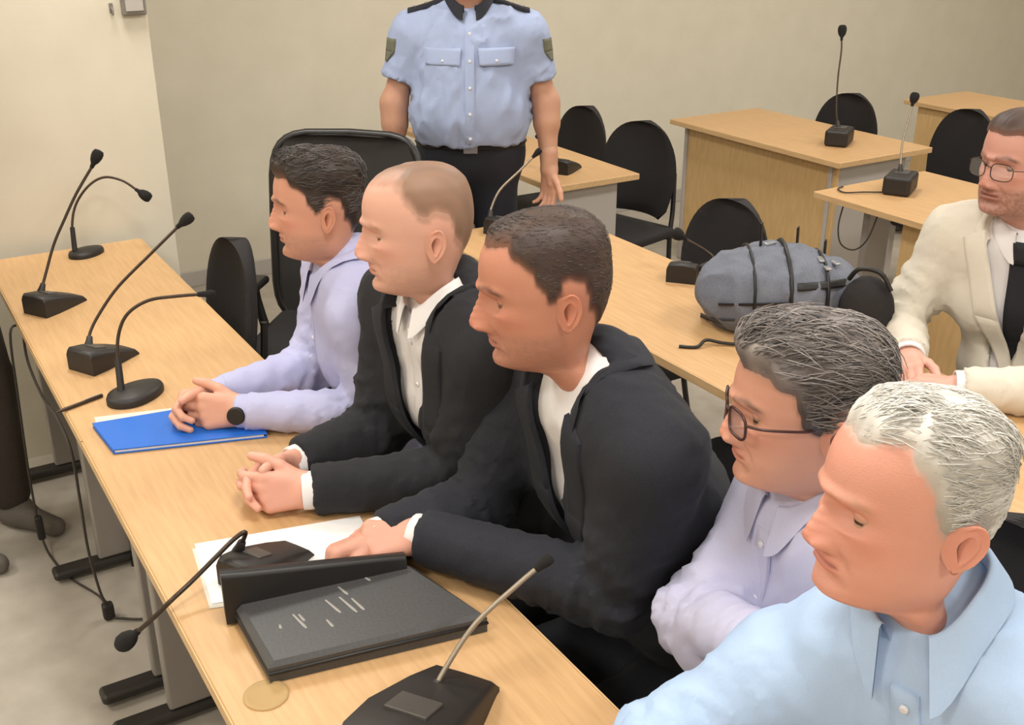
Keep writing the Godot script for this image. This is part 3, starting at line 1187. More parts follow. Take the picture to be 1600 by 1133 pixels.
func make_chair(label: String, group: String) -> Node3D:
	var t := thing("chair", label, "chair", Vector3.ZERO, 0.0, group)
	var s := MB.new()
	s.rbox(Vector3(0, .405, 0), Vector3(.44, .05, .42), .022)
	part(t, "seat", s, M.chair)
	var b := MB.new()
	shell(b, .215, .46, .87, .43, .035, .05, .05, .6, .86, 2.3)
	part(t, "backrest", b, M.chair)
	for z in [-.19, .19]:
		var f := MB.new()
		f.tube(curve_pts(PackedVector3Array([Vector3(-.22, .0, z), Vector3(-.2, .2, z), Vector3(-.18, .385, z)])), [.011], 8)
		part(t, "leg", f, M.chair_frame)
		var r := MB.new()
		r.tube(curve_pts(PackedVector3Array([Vector3(.25, .0, z), Vector3(.21, .2, z), Vector3(.2, .385, z), Vector3(.225, .5, z * .95), Vector3(.245, .66, z * .86)])), [.011], 8)
		part(t, "leg", r, M.chair_frame)
	var c := MB.new()
	c.tube(PackedVector3Array([Vector3(.2, .375, -.19), Vector3(.2, .375, .19)]), [.009], 8)
	part(t, "seat_bar", c, M.chair_frame)
	c = MB.new()
	c.tube(PackedVector3Array([Vector3(-.18, .375, -.19), Vector3(-.18, .375, .19)]), [.009], 8)
	part(t, "seat_bar", c, M.chair_frame)
	return t

func make_office_chair(label: String, at: Vector3, turn: float) -> Node3D:
	var t := thing("office_chair", label, "chair", at, turn)
	part(t, "seat", box(Vector3(0, .455, 0), Vector3(.48, .07, .5), .033), M.chair)
	var b := MB.new()
	shell(b, .21, .45, 1.08, .5, .03, .045, .09, .22, .92, 4.0)
	var bk := part(t, "backrest", b, M.mesh_back)
	var fr := MB.new()
	var pts := PackedVector3Array()
	for k in 33:
		var a := PI * 0.5 + TAU * k / 32.0
		var u := signf(cos(a)) * pow(absf(cos(a)), .35)
		var v := 0.5 + 0.5 * signf(sin(a)) * pow(absf(sin(a)), .35)
		pts.append(Vector3(.21 - .045 * u * u + .09 * v, lerpf(.45, 1.08, v), u * .255))
	fr.tube(pts, [.014], 8)
	part(bk, "back_frame", fr, M.chair_frame)
	for z in [-.27, .27]:
		var a := MB.new()
		a.tube(curve_pts(PackedVector3Array([Vector3(.05, .44, z * .9), Vector3(.05, .56, z), Vector3(.04, .61, z)])), [.016], 8)
		a.rbox(Vector3(-.02, .625, z), Vector3(.25, .028, .06), .013)
		part(t, "armrest", a, M.chair_frame)
	var c := MB.new()
	c.tube(PackedVector3Array([Vector3(0, .08, 0), Vector3(0, .43, 0)]), [.028], 12)
	part(t, "column", c, M.dark_metal)
	for k in 5:
		var a := TAU * k / 5
		var d := Vector3(cos(a), 0, sin(a))
		var l := MB.new()
		l.tube(PackedVector3Array([Vector3(0, .1, 0), d * .15 + Vector3(0, .09, 0), d * .29 + Vector3(0, .07, 0)]), [.024, .02, .015], 8)
		var lg := part(t, "base_arm", l, M.chair_frame)
		var w := MB.new()
		var ax := Vector3(-d.z, 0, d.x)
		w.lathe(d * .29 + Vector3(0, .028, 0) - ax * .02, ax, [Vector2(0, 0), Vector2(.026, .002), Vector2(.028, .01), Vector2(.028, .03), Vector2(.026, .038), Vector2(0, .04)], 12)
		part(lg, "caster", w, M.chair_frame)
	return t

# gooseneck microphone: at = base centre on the desk, turn, kind of base, neck through pts (world), head at the end
func microphone(label: String, at: Vector3, turn: float, kind: String, pts: Array, light := false, sc := 1.0, head_len := .05, head_r := .013) -> Node3D:
	var t := thing("microphone", label, "microphone", at, 0.0, "")
	var B := Basis(Vector3.UP, turn)
	var m := MB.new()
	if kind == "wedge":
		# long sloping console: high at -x, low at +x
		var pr := [[-.075, .052], [-.068, .058], [-.03, .052], [.03, .032], [.07, .016], [.078, .006]]
		var P := PackedVector3Array()
		for k in pr:
			var hw := .045 * lerpf(1.0, .72, smoothstep(-.02, .078, k[0]))
			for q in [[-1.0, 0.0], [-1.0, .75], [-.86, 1.0], [0.0, 1.04], [.86, 1.0], [1.0, .75], [1.0, 0.0]]:
				P.append(B * (Vector3(k[0], k[1] * q[1], q[0] * hw) * sc))
		m.grid(P, pr.size(), 7)
		if m.N[3 * 7 + 3].y < 0:
			m.flip(0, 0)
		var e0 := PackedVector3Array()
		var e1 := PackedVector3Array()
		for k in 7:
			e0.append(P[k])
			e1.append(P[(pr.size() - 1) * 7 + k])
		m.flat(e0, B * Vector3.LEFT)
		m.flat(e1, B * Vector3.RIGHT)
		m.flat(PackedVector3Array([P[0], P[6], P[P.size() - 1], P[P.size() - 7]]), Vector3.DOWN)
		var base := part(t, "base", m, M.mic_black)
		var k2 := MB.new()
		k2.rbox(B * (Vector3(-.022, .0505, 0) * sc), Vector3(.032, .005, .04) * sc, .002, B * Basis(Vector3.BACK, -.28))
		part(base, "button_panel", k2, M.mic_grey)
	elif kind == "box":
		m.rbox(B * Vector3(0, .035 * sc, 0), Vector3(.15, .07, .1) * sc, .014, B)
		var base := part(t, "base", m, M.mic_black)
		var k2 := MB.new()
		k2.rbox(B * (Vector3(.02, .0705, 0) * sc), Vector3(.06, .005, .05) * sc, .002, B)
		part(base, "button_panel", k2, M.mic_grey)
	else:
		# round weighted foot drawn out to a tongue
		var P := PackedVector3Array()
		var hs := [[1.0, 0.0], [1.0, .012], [.94, .02], [.75, .024], [.4, .028], [.02, .03]]
		for k in hs:
			for j in 28:
				var a := TAU * j / 28
				var x := cos(a) * (.062 if cos(a) < 0 else .092)
				P.append(B * (Vector3(x * k[0], k[1], sin(a) * .052 * k[0]) * sc))
		m.grid(P, hs.size(), 28, true)
		if m.N[5 * 28].y < 0:
			m.flip(0, 0)
		part(t, "base", m, M.mic_black)
		var st := MB.new()
		var s0: Vector3 = pts[0] - at
		st.tube(PackedVector3Array([Vector3(s0.x, .02, s0.z), pts[1] - at]), [.0085, .0075], 10)
		part(t, "stem", st, M.mic_black)
	var q := PackedVector3Array()
	for p in pts:
		q.append(p - at)
	var n := q.size()
	var body := q.slice(0, n - 1)
	if kind == "wedge" or kind == "box":
		var so := MB.new()
		var d := (q[1] - q[0]).normalized()
		so.lathe(q[0] - d * .012, d, [Vector2(.011, 0), Vector2(.011, .012), Vector2(.0085, .022), Vector2(.007, .034), Vector2(.0, .0345)], 12)
		part(t, "socket", so, M.mic_black)
	var g := MB.new()
	g.tube(curve_pts(body, 6), [.004], 8)
	part(t, "gooseneck", g, M.neck_light if light else M.neck)
	var hd := MB.new()
	var dir := (q[n - 1] - q[n - 2]).normalized()
	var L := head_len
	hd.lathe(q[n - 2] - dir * .004, dir, [Vector2(0.0, 0), Vector2(.0055, .0), Vector2(.0065, L * .2), Vector2(head_r * .8, L * .4), Vector2(head_r, L * .62), Vector2(head_r, L * .82), Vector2(head_r * .78, L * .97), Vector2(0, L * 1.02)], 14)
	part(t, "windscreen", hd, M.foam)
	return t

# ---------------------------------------------------------------- the place
func _ready() -> void:
	noise_f.seed = 11
	noise_f.frequency = 0.08
	noise_f.fractal_octaves = 2
	noise_c.seed = 23
	noise_c.frequency = 0.05
	noise_c.fractal_octaves = 3
	# camera
	var cam := Camera3D.new()
	cam.name = "camera"
	add_child(cam)
	cam.transform = Transform3D(Basis(Vector3(.85296, 0, .52198), Vector3(.20869, .91660, -.34101), Vector3(-.47845, .39980, .78182)), Vector3(0, 1.82, 0))
	cam.fov = 36.86
	cam.current = true
	var we := WorldEnvironment.new()
	we.name = "environment"
	var env := Environment.new()
	env.background_mode = Environment.BG_COLOR
	env.background_color = Color(0.02, 0.02, 0.02)
	env.tonemap_mode = Environment.TONE_MAPPER_LINEAR
	env.tonemap_exposure = 1.0
	env.sdfgi_enabled = true
	env.ssao_enabled = true
	env.ssil_enabled = true
	we.environment = env
	add_child(we)
	M.cloth_normal = normal_tex(0.3, 17, 4.0)
	make_materials()
	# ceiling lamps
	var nth := ["first", "second", "third", "fourth"]
	var rows := ["row by the back wall", "middle row", "row behind the camera"]
	for i in 4:
		for j in 3:
			ceiling_lamp(Vector3([-1.4, .7, 2.9, 5.4][i], 2.95, [-3.25, -.9, 1.5][j]), "ceiling light panel, %s from the bright wall, %s" % [nth[i], rows[j]])
	setting()
	furniture()
	microphones()
	desk_items()
	people()

func ceiling_lamp(p: Vector3, label: String) -> void:
	var t := thing("ceiling_lamp", label, "lamp", p, 0.0, "ceiling light panels")
	part(t, "frame", box(Vector3(0, .018, 0), Vector3(.64, .036, .64), .004), M.ceiling)
	var g := MB.new()
	g.rbox(Vector3(0, -.002, 0), Vector3(.58, .008, .58), .002)
	part(t, "diffuser", g, M.glow)
	var a := AreaLight3D.new()
	a.name = "lamp_light"
	a.area_size = Vector2(.58, .58)
	a.light_color = srgb(255, 252, 247)
	a.light_energy = LAMP
	a.area_range = 14.0
	a.shadow_enabled = true
	t.add_child(a)
	a.position = Vector3(0, -.012, 0)
	a.rotation.x = -PI / 2

const LAMP := 2.75
const WALL_Z := -5.2
const NEAR_Z := -3.72
const EDGE_X := .905

func setting() -> void:
	struct("floor", box(Vector3(3.25, -.05, -1.1), Vector3(11.9, .1, 8.6), .002), M.floor)
	struct("ceiling", box(Vector3(3.25, 3.05, -1.1), Vector3(11.9, .1, 8.6), .002), M.ceiling)
	struct("wall_back", box(Vector3((EDGE_X - .2 + 9.2) / 2, 1.5, WALL_Z - .05), Vector3(9.2 - EDGE_X + .2, 3.1, .1), .002), M.wall)
	struct("wall_near", box(Vector3((-2.7 + EDGE_X) / 2, 1.5, (NEAR_Z + WALL_Z) / 2), Vector3(EDGE_X + 2.7, 3.1, NEAR_Z - WALL_Z), .004), M.wall)
	struct("wall_left", box(Vector3(-2.75, 1.5, -1.1), Vector3(.1, 3.1, 8.6), .002), M.wall)
	struct("wall_right", box(Vector3(9.2, 1.5, -1.1), Vector3(.1, 3.1, 8.6), .002), M.wall)
	struct("wall_front", box(Vector3(3.25, 1.5, 3.2), Vector3(11.9, 3.1, .1), .002), M.wall)
	struct("baseboard_back", box(Vector3((EDGE_X + 9.1) / 2, .04, WALL_Z + .007), Vector3(9.1 - EDGE_X, .08, .014), .003), M.grey_panel)
	# small devices on the wall corner
	var d := thing("wall_control_box", "small grey box fixed high on the bright wall beside its corner", "control box", Vector3(.862, 1.45, NEAR_Z))
	part(d, "housing", box(Vector3(0, .05, .012), Vector3(.075, .1, .024), .005), M.grey_device)
	part(d, "cover", box(Vector3(0, .05, .026), Vector3(.055, .075, .006), .002), M.grey_panel)
	var h := thing("wall_hook", "tiny dark hook on the bright wall next to the grey box", "hook", Vector3(.795, 1.462, NEAR_Z))
	part(h, "plate", box(Vector3(0, .012, .003), Vector3(.012, .03, .006), .002), M.grey_device)
	var hk := MB.new()
	hk.tube(curve_pts(PackedVector3Array([Vector3(0, .012, .004), Vector3(0, .01, .018), Vector3(0, -.006, .022), Vector3(0, -.006, .012)])), [.0025], 6)
	part(h, "prong", hk, M.grey_device)

func furniture() -> void:
	table_unit("long beech desk with blue folder and microphones, reaching the bright wall", .291, .774, -3.66, -2.235, [-3.55, -2.9, -2.3])
	table_unit("long beech desk where the two men in dark suits rest their arms", .291, .774, -2.232, -.86, [-2.16, -.93])
	table_unit("beech desk in front of the white-haired man, mostly out of view", .291, .774, -.857, .5, [-.79, .43])
	table_unit("beech desk behind the seated men, carrying the grey backpack", 1.63, 2.15, -3.17, -1.62, [-3.08, -1.72])
	table_unit("beech desk under the forearms of the man in the cream jacket", 1.63, 2.15, -1.617, -.1, [-1.52, -.2])
	table_unit("small beech desk beside the police officer with a grey end panel", 2.33, 2.76, -4.85, -3.5, [], -1.0, .4, "", [-4.75, -3.58])
	table_unit("far beech desk with wooden front panel and upright microphone", 3.6, 4.2, -4.34, -3.2, [], 3.68, .6, "", [-4.28, -3.3])
	table_unit("beech desk with wooden front behind the man in the cream jacket", 3.16, 3.8, -2.92, -1.2, [-2.78, -1.3], 3.28, .62, "", [], .28)
	table_unit("farthest beech desk against the back wall behind the black chairs", 5.07, 5.6, -4.1, -2.5, [-4.0, -2.6], 5.12, .6)
	var g := "black conference chairs"
	var c := make_chair("empty black chair at the far end of the desk near the bright wall", g)
	c.position = Vector3(.68, 0, -3.06)
	c.rotation.y = 0.0
	for k in [
		["black chair behind the small desk, nearest the police officer's elbow", 2.8, -4.27, 0.0],
		["black chair with rounded back standing behind the small desk's free end", 2.82, -3.78, 0.25],
		["black chair tucked behind the far desk with the upright microphone", 4.15, -3.85, 0.0],
		["black chair at the end of the far desk, behind the small microphone box", 4.3, -3.3, -.2],
		["empty black chair pushed up to the desk behind the grey backpack", 2.25, -2.62, 0.0],
		["black chair of the dark-haired man in the lilac shirt", 1.14, -2.13, .2],
		["black chair of the balding man in the black suit", 1.15, -1.68, .2],
		["black chair of the man in the dark suit without a tie", 1.14, -1.24, .2],
		["black chair of the man with glasses", 1.28, -.83, .15],
		["black chair of the white-haired man in the pale blue shirt", 1.15, -.38, -.2],
		["black chair of the bearded man in the cream jacket", 2.6, -1.42, -.2]]:
		copy(c, "chair", k[0], Vector3(k[1], 0, k[2]), k[3])
	make_office_chair("tall black office chair with framed back behind the dark-haired man", Vector3(1.22, 0, -3.12), .85)

func microphones() -> void:
	microphone("gooseneck microphone on round foot bent over at the bright wall", Vector3(.57, .74, -3.56), 0.5, "round", [Vector3(.545, .75, -3.56), Vector3(0.552, 0.832, -3.58), Vector3(0.576, 0.895, -3.6), Vector3(0.622, 0.95, -3.6), Vector3(0.672, 0.975, -3.59), Vector3(0.72, 0.965, -3.56), Vector3(0.755, 0.936, -3.53), Vector3(0.788, 0.908, -3.5)], false, .8, .055, .017)
	microphone("gooseneck microphone on black console, its head raised against the bright wall", Vector3(.405, .74, -3.11), 0.55, "wedge", [Vector3(0.374, 0.788, -3.13), Vector3(0.399, 0.836, -3.15), Vector3(0.434, 0.905, -3.17), Vector3(0.472, 0.965, -3.18), Vector3(0.518, 1.034, -3.19), Vector3(0.572, 1.101, -3.2), Vector3(0.595, 1.134, -3.208)], false, 1.0, .055, .016)
	microphone("gooseneck microphone on black console leaning over the empty desk", Vector3(.433, .74, -2.64), 0.5, "wedge", [Vector3(0.403, 0.786, -2.66), Vector3(0.414, 0.81, -2.68), Vector3(0.444, 0.85, -2.69), Vector3(0.499, 0.911, -2.692), Vector3(0.584, 0.985, -2.678), Vector3(0.657, 1.048, -2.665), Vector3(0.691, 1.073, -2.657)], false, 1.0, .05, .014)
	microphone("gooseneck microphone on oval foot beside the blue folder, neck bent level", Vector3(.435, .74, -2.39), 0.5, "round", [Vector3(0.415, 0.762, -2.392), Vector3(0.424, 0.831, -2.425), Vector3(0.439, 0.885, -2.444), Vector3(0.466, 0.926, -2.448), Vector3(0.512, 0.953, -2.434), Vector3(0.568, 0.962, -2.404), Vector3(0.615, 0.966, -2.377), Vector3(0.633, 0.967, -2.367)], false, .95, .04, .009)
	microphone("microphone with its neck drooping over the desk edge before the dark case", Vector3(.465, .74, -1.56), 0.45, "wedge", [Vector3(0.420, 0.790, -1.575), Vector3(0.432, 0.830, -1.561), Vector3(0.412, 0.825, -1.560), Vector3(0.380, 0.805, -1.557), Vector3(0.331, 0.780, -1.544), Vector3(0.292, 0.765, -1.531), Vector3(0.262, 0.735, -1.542), Vector3(0.237, 0.700, -1.567), Vector3(0.208, 0.660, -1.598)], false, 1.0, .055, .016)
	microphone("closest microphone, black console with neck rising beyond the dark case", Vector3(.515, .74, -1.065), 0.6, "wedge", [Vector3(0.54, 0.775, -1.10), Vector3(0.568, 0.803, -1.11), Vector3(0.622, 0.856, -1.116), Vector3(0.688, 0.908, -1.104), Vector3(0.715, 0.928, -1.098), Vector3(0.736, 0.943, -1.093)], true, 1.6, .03, .009)
	microphone("microphone on black console in front of the police officer's trousers", Vector3(1.87, .74, -3.10), 0.55, "wedge", [Vector3(1.822, 0.79, -3.12), Vector3(1.83, 0.81, -3.13), Vector3(1.872, 0.87, -3.14), Vector3(1.945, 0.93, -3.13), Vector3(1.995, 0.975, -3.12), Vector3(2.025, 1.005, -3.11)], true, 1.0, .04, .011)
	microphone("microphone poking out beside the grey backpack, head towards the men", Vector3(2.085, .74, -2.40), 0.7, "wedge", [Vector3(2.12, 0.775, -2.36), Vector3(2.14, 0.80, -2.335), Vector3(2.135, 0.82, -2.375), Vector3(2.105, 0.845, -2.43), Vector3(2.065, 0.876, -2.486)], false, 1.0, .05, .019)
	microphone("tall straight microphone on black box standing on the far desk", Vector3(3.887, .74, -3.474), 0.55, "box", [Vector3(3.893, 0.82, -3.494), Vector3(3.913, 0.888, -3.534), Vector3(3.945, 1.02, -3.575), Vector3(3.985, 1.13, -3.61), Vector3(4.0, 1.18, -3.63), Vector3(4.022, 1.256, -3.655)], false, 1.05, .07, .02)
	microphone("pale-necked microphone on black box at the corner of a desk", Vector3(3.436, .74, -2.74), 0.5, "box", [Vector3(3.45, 0.82, -2.76), Vector3(3.489, 0.907, -2.80), Vector3(3.529, 0.987, -2.82), Vector3(3.563, 1.044, -2.839), Vector3(3.594, 1.105, -2.852)], true, 1.05, .055, .018)
	microphone("dark console on the small desk beside the police officer's hand", Vector3(2.53, .74, -3.7), 0.5, "wedge", [Vector3(2.49, 0.79, -3.72), Vector3(2.48, 0.82, -3.75), Vector3(2.47, 0.86, -3.79), Vector3(2.44, 0.89, -3.84)], false, 1.0, .04, .012)


func prism(m: MB, poly: Array, y0: float, y1: float, bev := .003) -> void:
	# flat slab with a bevelled rim; poly lists (x, z)
	var c := Vector2.ZERO
	for p in poly:
		c += p
	c /= poly.size()
	var rings := []
	for k in [[1.0, y0, 0.0], [1.0, y1 - bev, 0.0], [1.0, y1, bev]]:
		var r := PackedVector3Array()
		for p in poly:
			var q: Vector2 = p + (c - p).normalized() * k[2] * 1.4
			r.append(Vector3(q.x, k[1], q.y))
		rings.append(r)
	var n := poly.size()
	for k in 2:
		for i in n:
			var j := (i + 1) % n
			var a: Vector3 = rings[k][i]
			var b: Vector3 = rings[k][j]
			var d: Vector3 = rings[k + 1][j]
			var e: Vector3 = rings[k + 1][i]
			var nn := (b - a).cross(e - a).normalized()
			if nn.dot((a + b) / 2 - Vector3(c.x, a.y, c.y)) < 0 and k == 0:
				nn = -nn
			if k == 1 and nn.y < 0:
				nn = -nn
			m.flat(PackedVector3Array([a, b, d, e]), nn)
	m.flat(rings[2], Vector3.UP)
	m.flat(rings[0], Vector3.DOWN)

func shifted(poly: Array, o: Vector3) -> Array:
	var r := []
	for p in poly:
		r.append(p - Vector2(o.x, o.z))
	return r

func sheet(label: String, poly: Array, y: float, m: Material, bump_y := 0.0) -> void:
	var o := Vector3(poly[0].x, y, poly[0].y)
	var t := thing("paper_sheet", label, "paper", o)
	var mb := MB.new()
	var P := PackedVector3Array()
	for side in 2:
		for j in 7:
			for i in 9:
				var u := i / 8.0
				var v := j / 6.0
				var q: Vector2 = poly[0].lerp(poly[1], u).lerp(poly[3].lerp(poly[2], u), v)
				P.append(Vector3(q.x - o.x, (.0008 if side == 0 else 0.0) + bump_y * pow(absf(u * 2 - 1), 3.0), q.y - o.z))
	mb.grid(P.slice(0, 63), 7, 9)
	if mb.N[31].y < 0:
		mb.flip(0, 0)
	var i0 := mb.I.size()
	mb.grid(P.slice(63), 7, 9)
	if mb.N[63 + 31].y > 0:
		mb.flip(i0, 63)
	part(t, "sheet", mb, m)

func desk_items() -> void:
	# blue folder: two plastic covers with papers between
	var fp := [Vector2(.326, -2.285), Vector2(.336, -2.135), Vector2(.635, -2.04), Vector2(.66, -2.235)]
	var o := Vector3(.45, .74, -2.16)
	var t := thing("folder", "bright blue plastic folder under the hands of the lilac-shirted man", "folder", o)
	var m := MB.new()
	prism(m, shifted(fp, o), 0.001, .004, .001)
	part(t, "back_cover", m, M.blue)
	var ip := []
	for p in shifted(fp, o):
		ip.append(p * .965)
	m = MB.new()
	prism(m, ip, .004, .009, .0005)
	part(t, "papers", m, M.paper)
	m = MB.new()
	prism(m, shifted(fp, o), .009, .012, .001)
	part(t, "front_cover", m, M.blue)
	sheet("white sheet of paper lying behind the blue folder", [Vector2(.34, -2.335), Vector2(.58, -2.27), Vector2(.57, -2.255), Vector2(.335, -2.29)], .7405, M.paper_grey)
	# pen
	var p := thing("pen", "slim dark pen lying at the desk edge near the oval microphone", "pen", Vector3(.325, .745, -2.415), 0.35)
	m = MB.new()
	m.lathe(Vector3(-.06, 0, 0), Vector3.RIGHT, [Vector2(0, 0), Vector2(.0012, .0), Vector2(.0035, .012), Vector2(.0042, .02), Vector2(.0042, .118), Vector2(0, .12)], 10)
	part(p, "barrel", m, M.neck)
	m = MB.new()
	m.rbox(Vector3(.035, .005, 0), Vector3(.04, .0015, .003), .0005)
	part(p, "clip", m, M.metal)
	# papers of the man in the dark suit
	sheet("white sheet under the fist of the dark-suited man", [Vector2(.38, -1.712), Vector2(.672, -1.645), Vector2(.64, -1.45), Vector2(.352, -1.52)], .741, M.paper)
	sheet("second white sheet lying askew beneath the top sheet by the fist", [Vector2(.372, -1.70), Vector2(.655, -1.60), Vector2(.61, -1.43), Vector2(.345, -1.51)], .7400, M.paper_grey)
	# dark document case
	var cp := [Vector2(.372, -1.47), Vector2(.366, -1.283), Vector2(.702, -1.222), Vector2(.664, -1.41)]
	o = Vector3(.52, .74, -1.34)
	t = thing("document_case", "dark grey leather document case with painted pale glints lying on the desk", "case", o)
	m = MB.new()
	prism(m, shifted(cp, o), .001, .036, .008)
	var lid := part(t, "body", m, M.leather)
	m = MB.new()
	var zp := PackedVector3Array()
	var sc := shifted(cp, o)
	for k in 5:
		zp.append(Vector3(sc[k % 4].x, .018, sc[k % 4].y))
	m.tube(zp, [.0035], 6)
	part(lid, "zip", m, M.leather_black)
	# black flap standing up along the far edge of the case
	m = MB.new()
	var fa := Vector3(-.158, .0, -.145)
	var fb := Vector3(.135, .0, -.085)
	var fd := (fb - fa).normalized()
	var fn := Vector3(fd.z, 0, -fd.x)
	var fp2 := PackedVector3Array()
	for k in [[0.0, .004], [-.002, .06], [-.008, .07], [-.022, .072], [-.034, .066], [-.038, .004]]:
		for i in 9:
			var u := i / 8.0
			var hh: float = k[1] * lerpf(1.3, .8, u)
			fp2.append(fa.lerp(fb, u) - fn * k[0] * lerpf(1.0, .8, u) * -1.0 + Vector3(0, hh, 0))
	m.grid(fp2, 6, 9)
	if m.N[9 + 4].dot(fn) > 0:
		m.flip(0, 0)
	for e in [0, 8]:
		var ring := PackedVector3Array()
		for k in 6:
			ring.append(fp2[k * 9 + e])
		m.flat(ring, -fd if e == 0 else fd)
	part(t, "standing_flap", m, M.leather_black)
	# painted glints: pale highlight strokes with an outline of their own
	var rng := RandomNumberGenerator.new()
	rng.seed = 3
	for k in [[-.105, -.03, .02, 1.75], [-.082, -.062, .085, 1.45], [-.072, -.045, .04, 1.5], [-.04, -.01, .042, 1.5], [-.025, -.07, .085, 1.4], [-.003, -.07, .10, 1.42], [.008, -.085, .055, 1.4], [.014, -.05, .075, 1.45], [.055, -.085, .035, 1.3]]:
		m = MB.new()
		var d := Vector3(cos(k[3]), 0, sin(k[3]))
		var a := Vector3(k[0], .0336, k[1])
		m.tube(PackedVector3Array([a, a + d * k[2] * .3, a + d * k[2] * .7, a + d * k[2]]), [.0004, .003, .0038, .0006], 6)
		part(lid, "glint_grey", m, M.glint_grey)
	# grommet
	t = thing("cable_grommet", "round pale cable grommet let into the desk beside the dark case", "grommet", Vector3(.352, .74, -1.262))
	m = MB.new()
	m.lathe(Vector3.ZERO, Vector3.UP, [Vector2(.033, 0), Vector2(.033, .0025), Vector2(.028, .0035), Vector2(.025, .001), Vector2(0, .001)], 24)
	part(t, "ring", m, M.grommet)
	# cables under the long desk
	t = thing("cable", "thin dark cable hanging from the desk edge with an inline plug", "cable", Vector3(.27, 0, -3.0))
	o = Vector3(.27, 0, -3.0)
	m = MB.new()
	m.tube(curve_pts(PackedVector3Array([Vector3(.30, .705, -3.12), Vector3(.272, .69, -3.1), Vector3(.262, .5, -3.12), Vector3(.25, .25, -3.12), Vector3(.245, .12, -3.09)].map(func(v): return v - o))), [.0035], 6)
	part(t, "cord", m, M.cable)
	m = MB.new()
	m.rbox(Vector3(.247, .085, -3.08) - o, Vector3(.022, .08, .022), .007)
	part(t, "plug", m, M.mic_black)
	m = MB.new()
	m.tube(curve_pts(PackedVector3Array([Vector3(.247, .05, -3.075), Vector3(.255, .012, -3.03), Vector3(.28, .006, -2.9), Vector3(.33, .006, -2.77), Vector3(.34, .006, -2.72)].map(func(v): return v - o))), [.0035], 6)
	part(t, "cord", m, M.cable)
	o = Vector3(.28, 0, -2.55)
	t = thing("cable", "cable looping along the desk front edge down to a floor plug", "cable", o)
	m = MB.new()
	m.tube(curve_pts(PackedVector3Array([Vector3(.3, .71, -3.05), Vector3(.283, .68, -2.9), Vector3(.281, .66, -2.7), Vector3(.281, .69, -2.5), Vector3(.283, .66, -2.36), Vector3(.29, .5, -2.42), Vector3(.30, .3, -2.52), Vector3(.32, .12, -2.6), Vector3(.335, .055, -2.64)].map(func(v): return v - o))), [.0035], 6)
	part(t, "cord", m, M.cable)
	m = MB.new()
	m.rbox(Vector3(.337, .026, -2.645) - o, Vector3(.03, .05, .03), .009)
	part(t, "plug", m, M.mic_black)
	m = MB.new()
	m.tube(curve_pts(PackedVector3Array([Vector3(.345, .008, -2.63), Vector3(.39, .006, -2.6), Vector3(.44, .006, -2.56), Vector3(.46, .006, -2.45)].map(func(v): return v - o))), [.0035], 6)
	part(t, "cord", m, M.cable)
	backpack()
	# black bag by the backpack
	o = Vector3(2.115, .74, -1.735)
	t = thing("laptop_bag", "small black bag leaning beside the grey backpack", "bag", o)
	var s := SDF.new()
	s.ell(Vector3(.0, .095, 0), Basis(Vector3.UP, .5), Vector3(.05, .095, .07), .02)
	s.cap(Vector3(-.01, .03, -.03), Vector3(.02, .03, .04), .04, .04, .04)
	s.cuts.append([Vector3(0, .001, 0), Vector3.DOWN, 1.0])
	m = MB.new()
	s.build(m, .012)
	part(t, "body", m, M.chair)
	m = MB.new()
	m.tube(curve_pts(PackedVector3Array([Vector3(-.02, .17, -.05), Vector3(-.02, .205, -.02), Vector3(.0, .205, .03), Vector3(.01, .165, .06)])), [.006], 6)
	part(t, "handle", m, M.leather_black)
	# strap on the desk before the backpack
	t = thing("webbing_strap", "thin dark strap lying on the desk in front of the backpack", "strap", Vector3(1.76, .742, -1.93))
	m = MB.new()
	m.tube(curve_pts(PackedVector3Array([Vector3(1.705, .745, -1.968), Vector3(1.741, .745, -1.94), Vector3(1.775, .755, -1.945), Vector3(1.811, .748, -1.92), Vector3(1.86, .746, -1.88)].map(func(v): return v - Vector3(1.76, .742, -1.93)))), [.0045], 6)
	part(t, "webbing", m, M.leather_black)
	# wires at the desk corner
	for k in [["thin brown wire curling beside the microphone box on the desk corner", [Vector3(3.45, .744, -2.72), Vector3(3.36, .745, -2.76), Vector3(3.29, .748, -2.79), Vector3(3.235, .745, -2.83), Vector3(3.25, .746, -2.88), Vector3(3.3, .745, -2.9)]], ["dark wire hanging in a loop below the desk corner", [Vector3(3.25, .70, -2.84), Vector3(3.21, .62, -2.82), Vector3(3.19, .56, -2.78), Vector3(3.2, .55, -2.72), Vector3(3.22, .6, -2.68), Vector3(3.25, .70, -2.67)]]]:
		o = k[1][0]
		t = thing("wire", k[0], "wire", o)
		m = MB.new()
		var q := PackedVector3Array()
		for v in k[1]:
			q.append(v - o)
		m.tube(curve_pts(q), [.003], 6)
		part(t, "cord", m, M.cable)

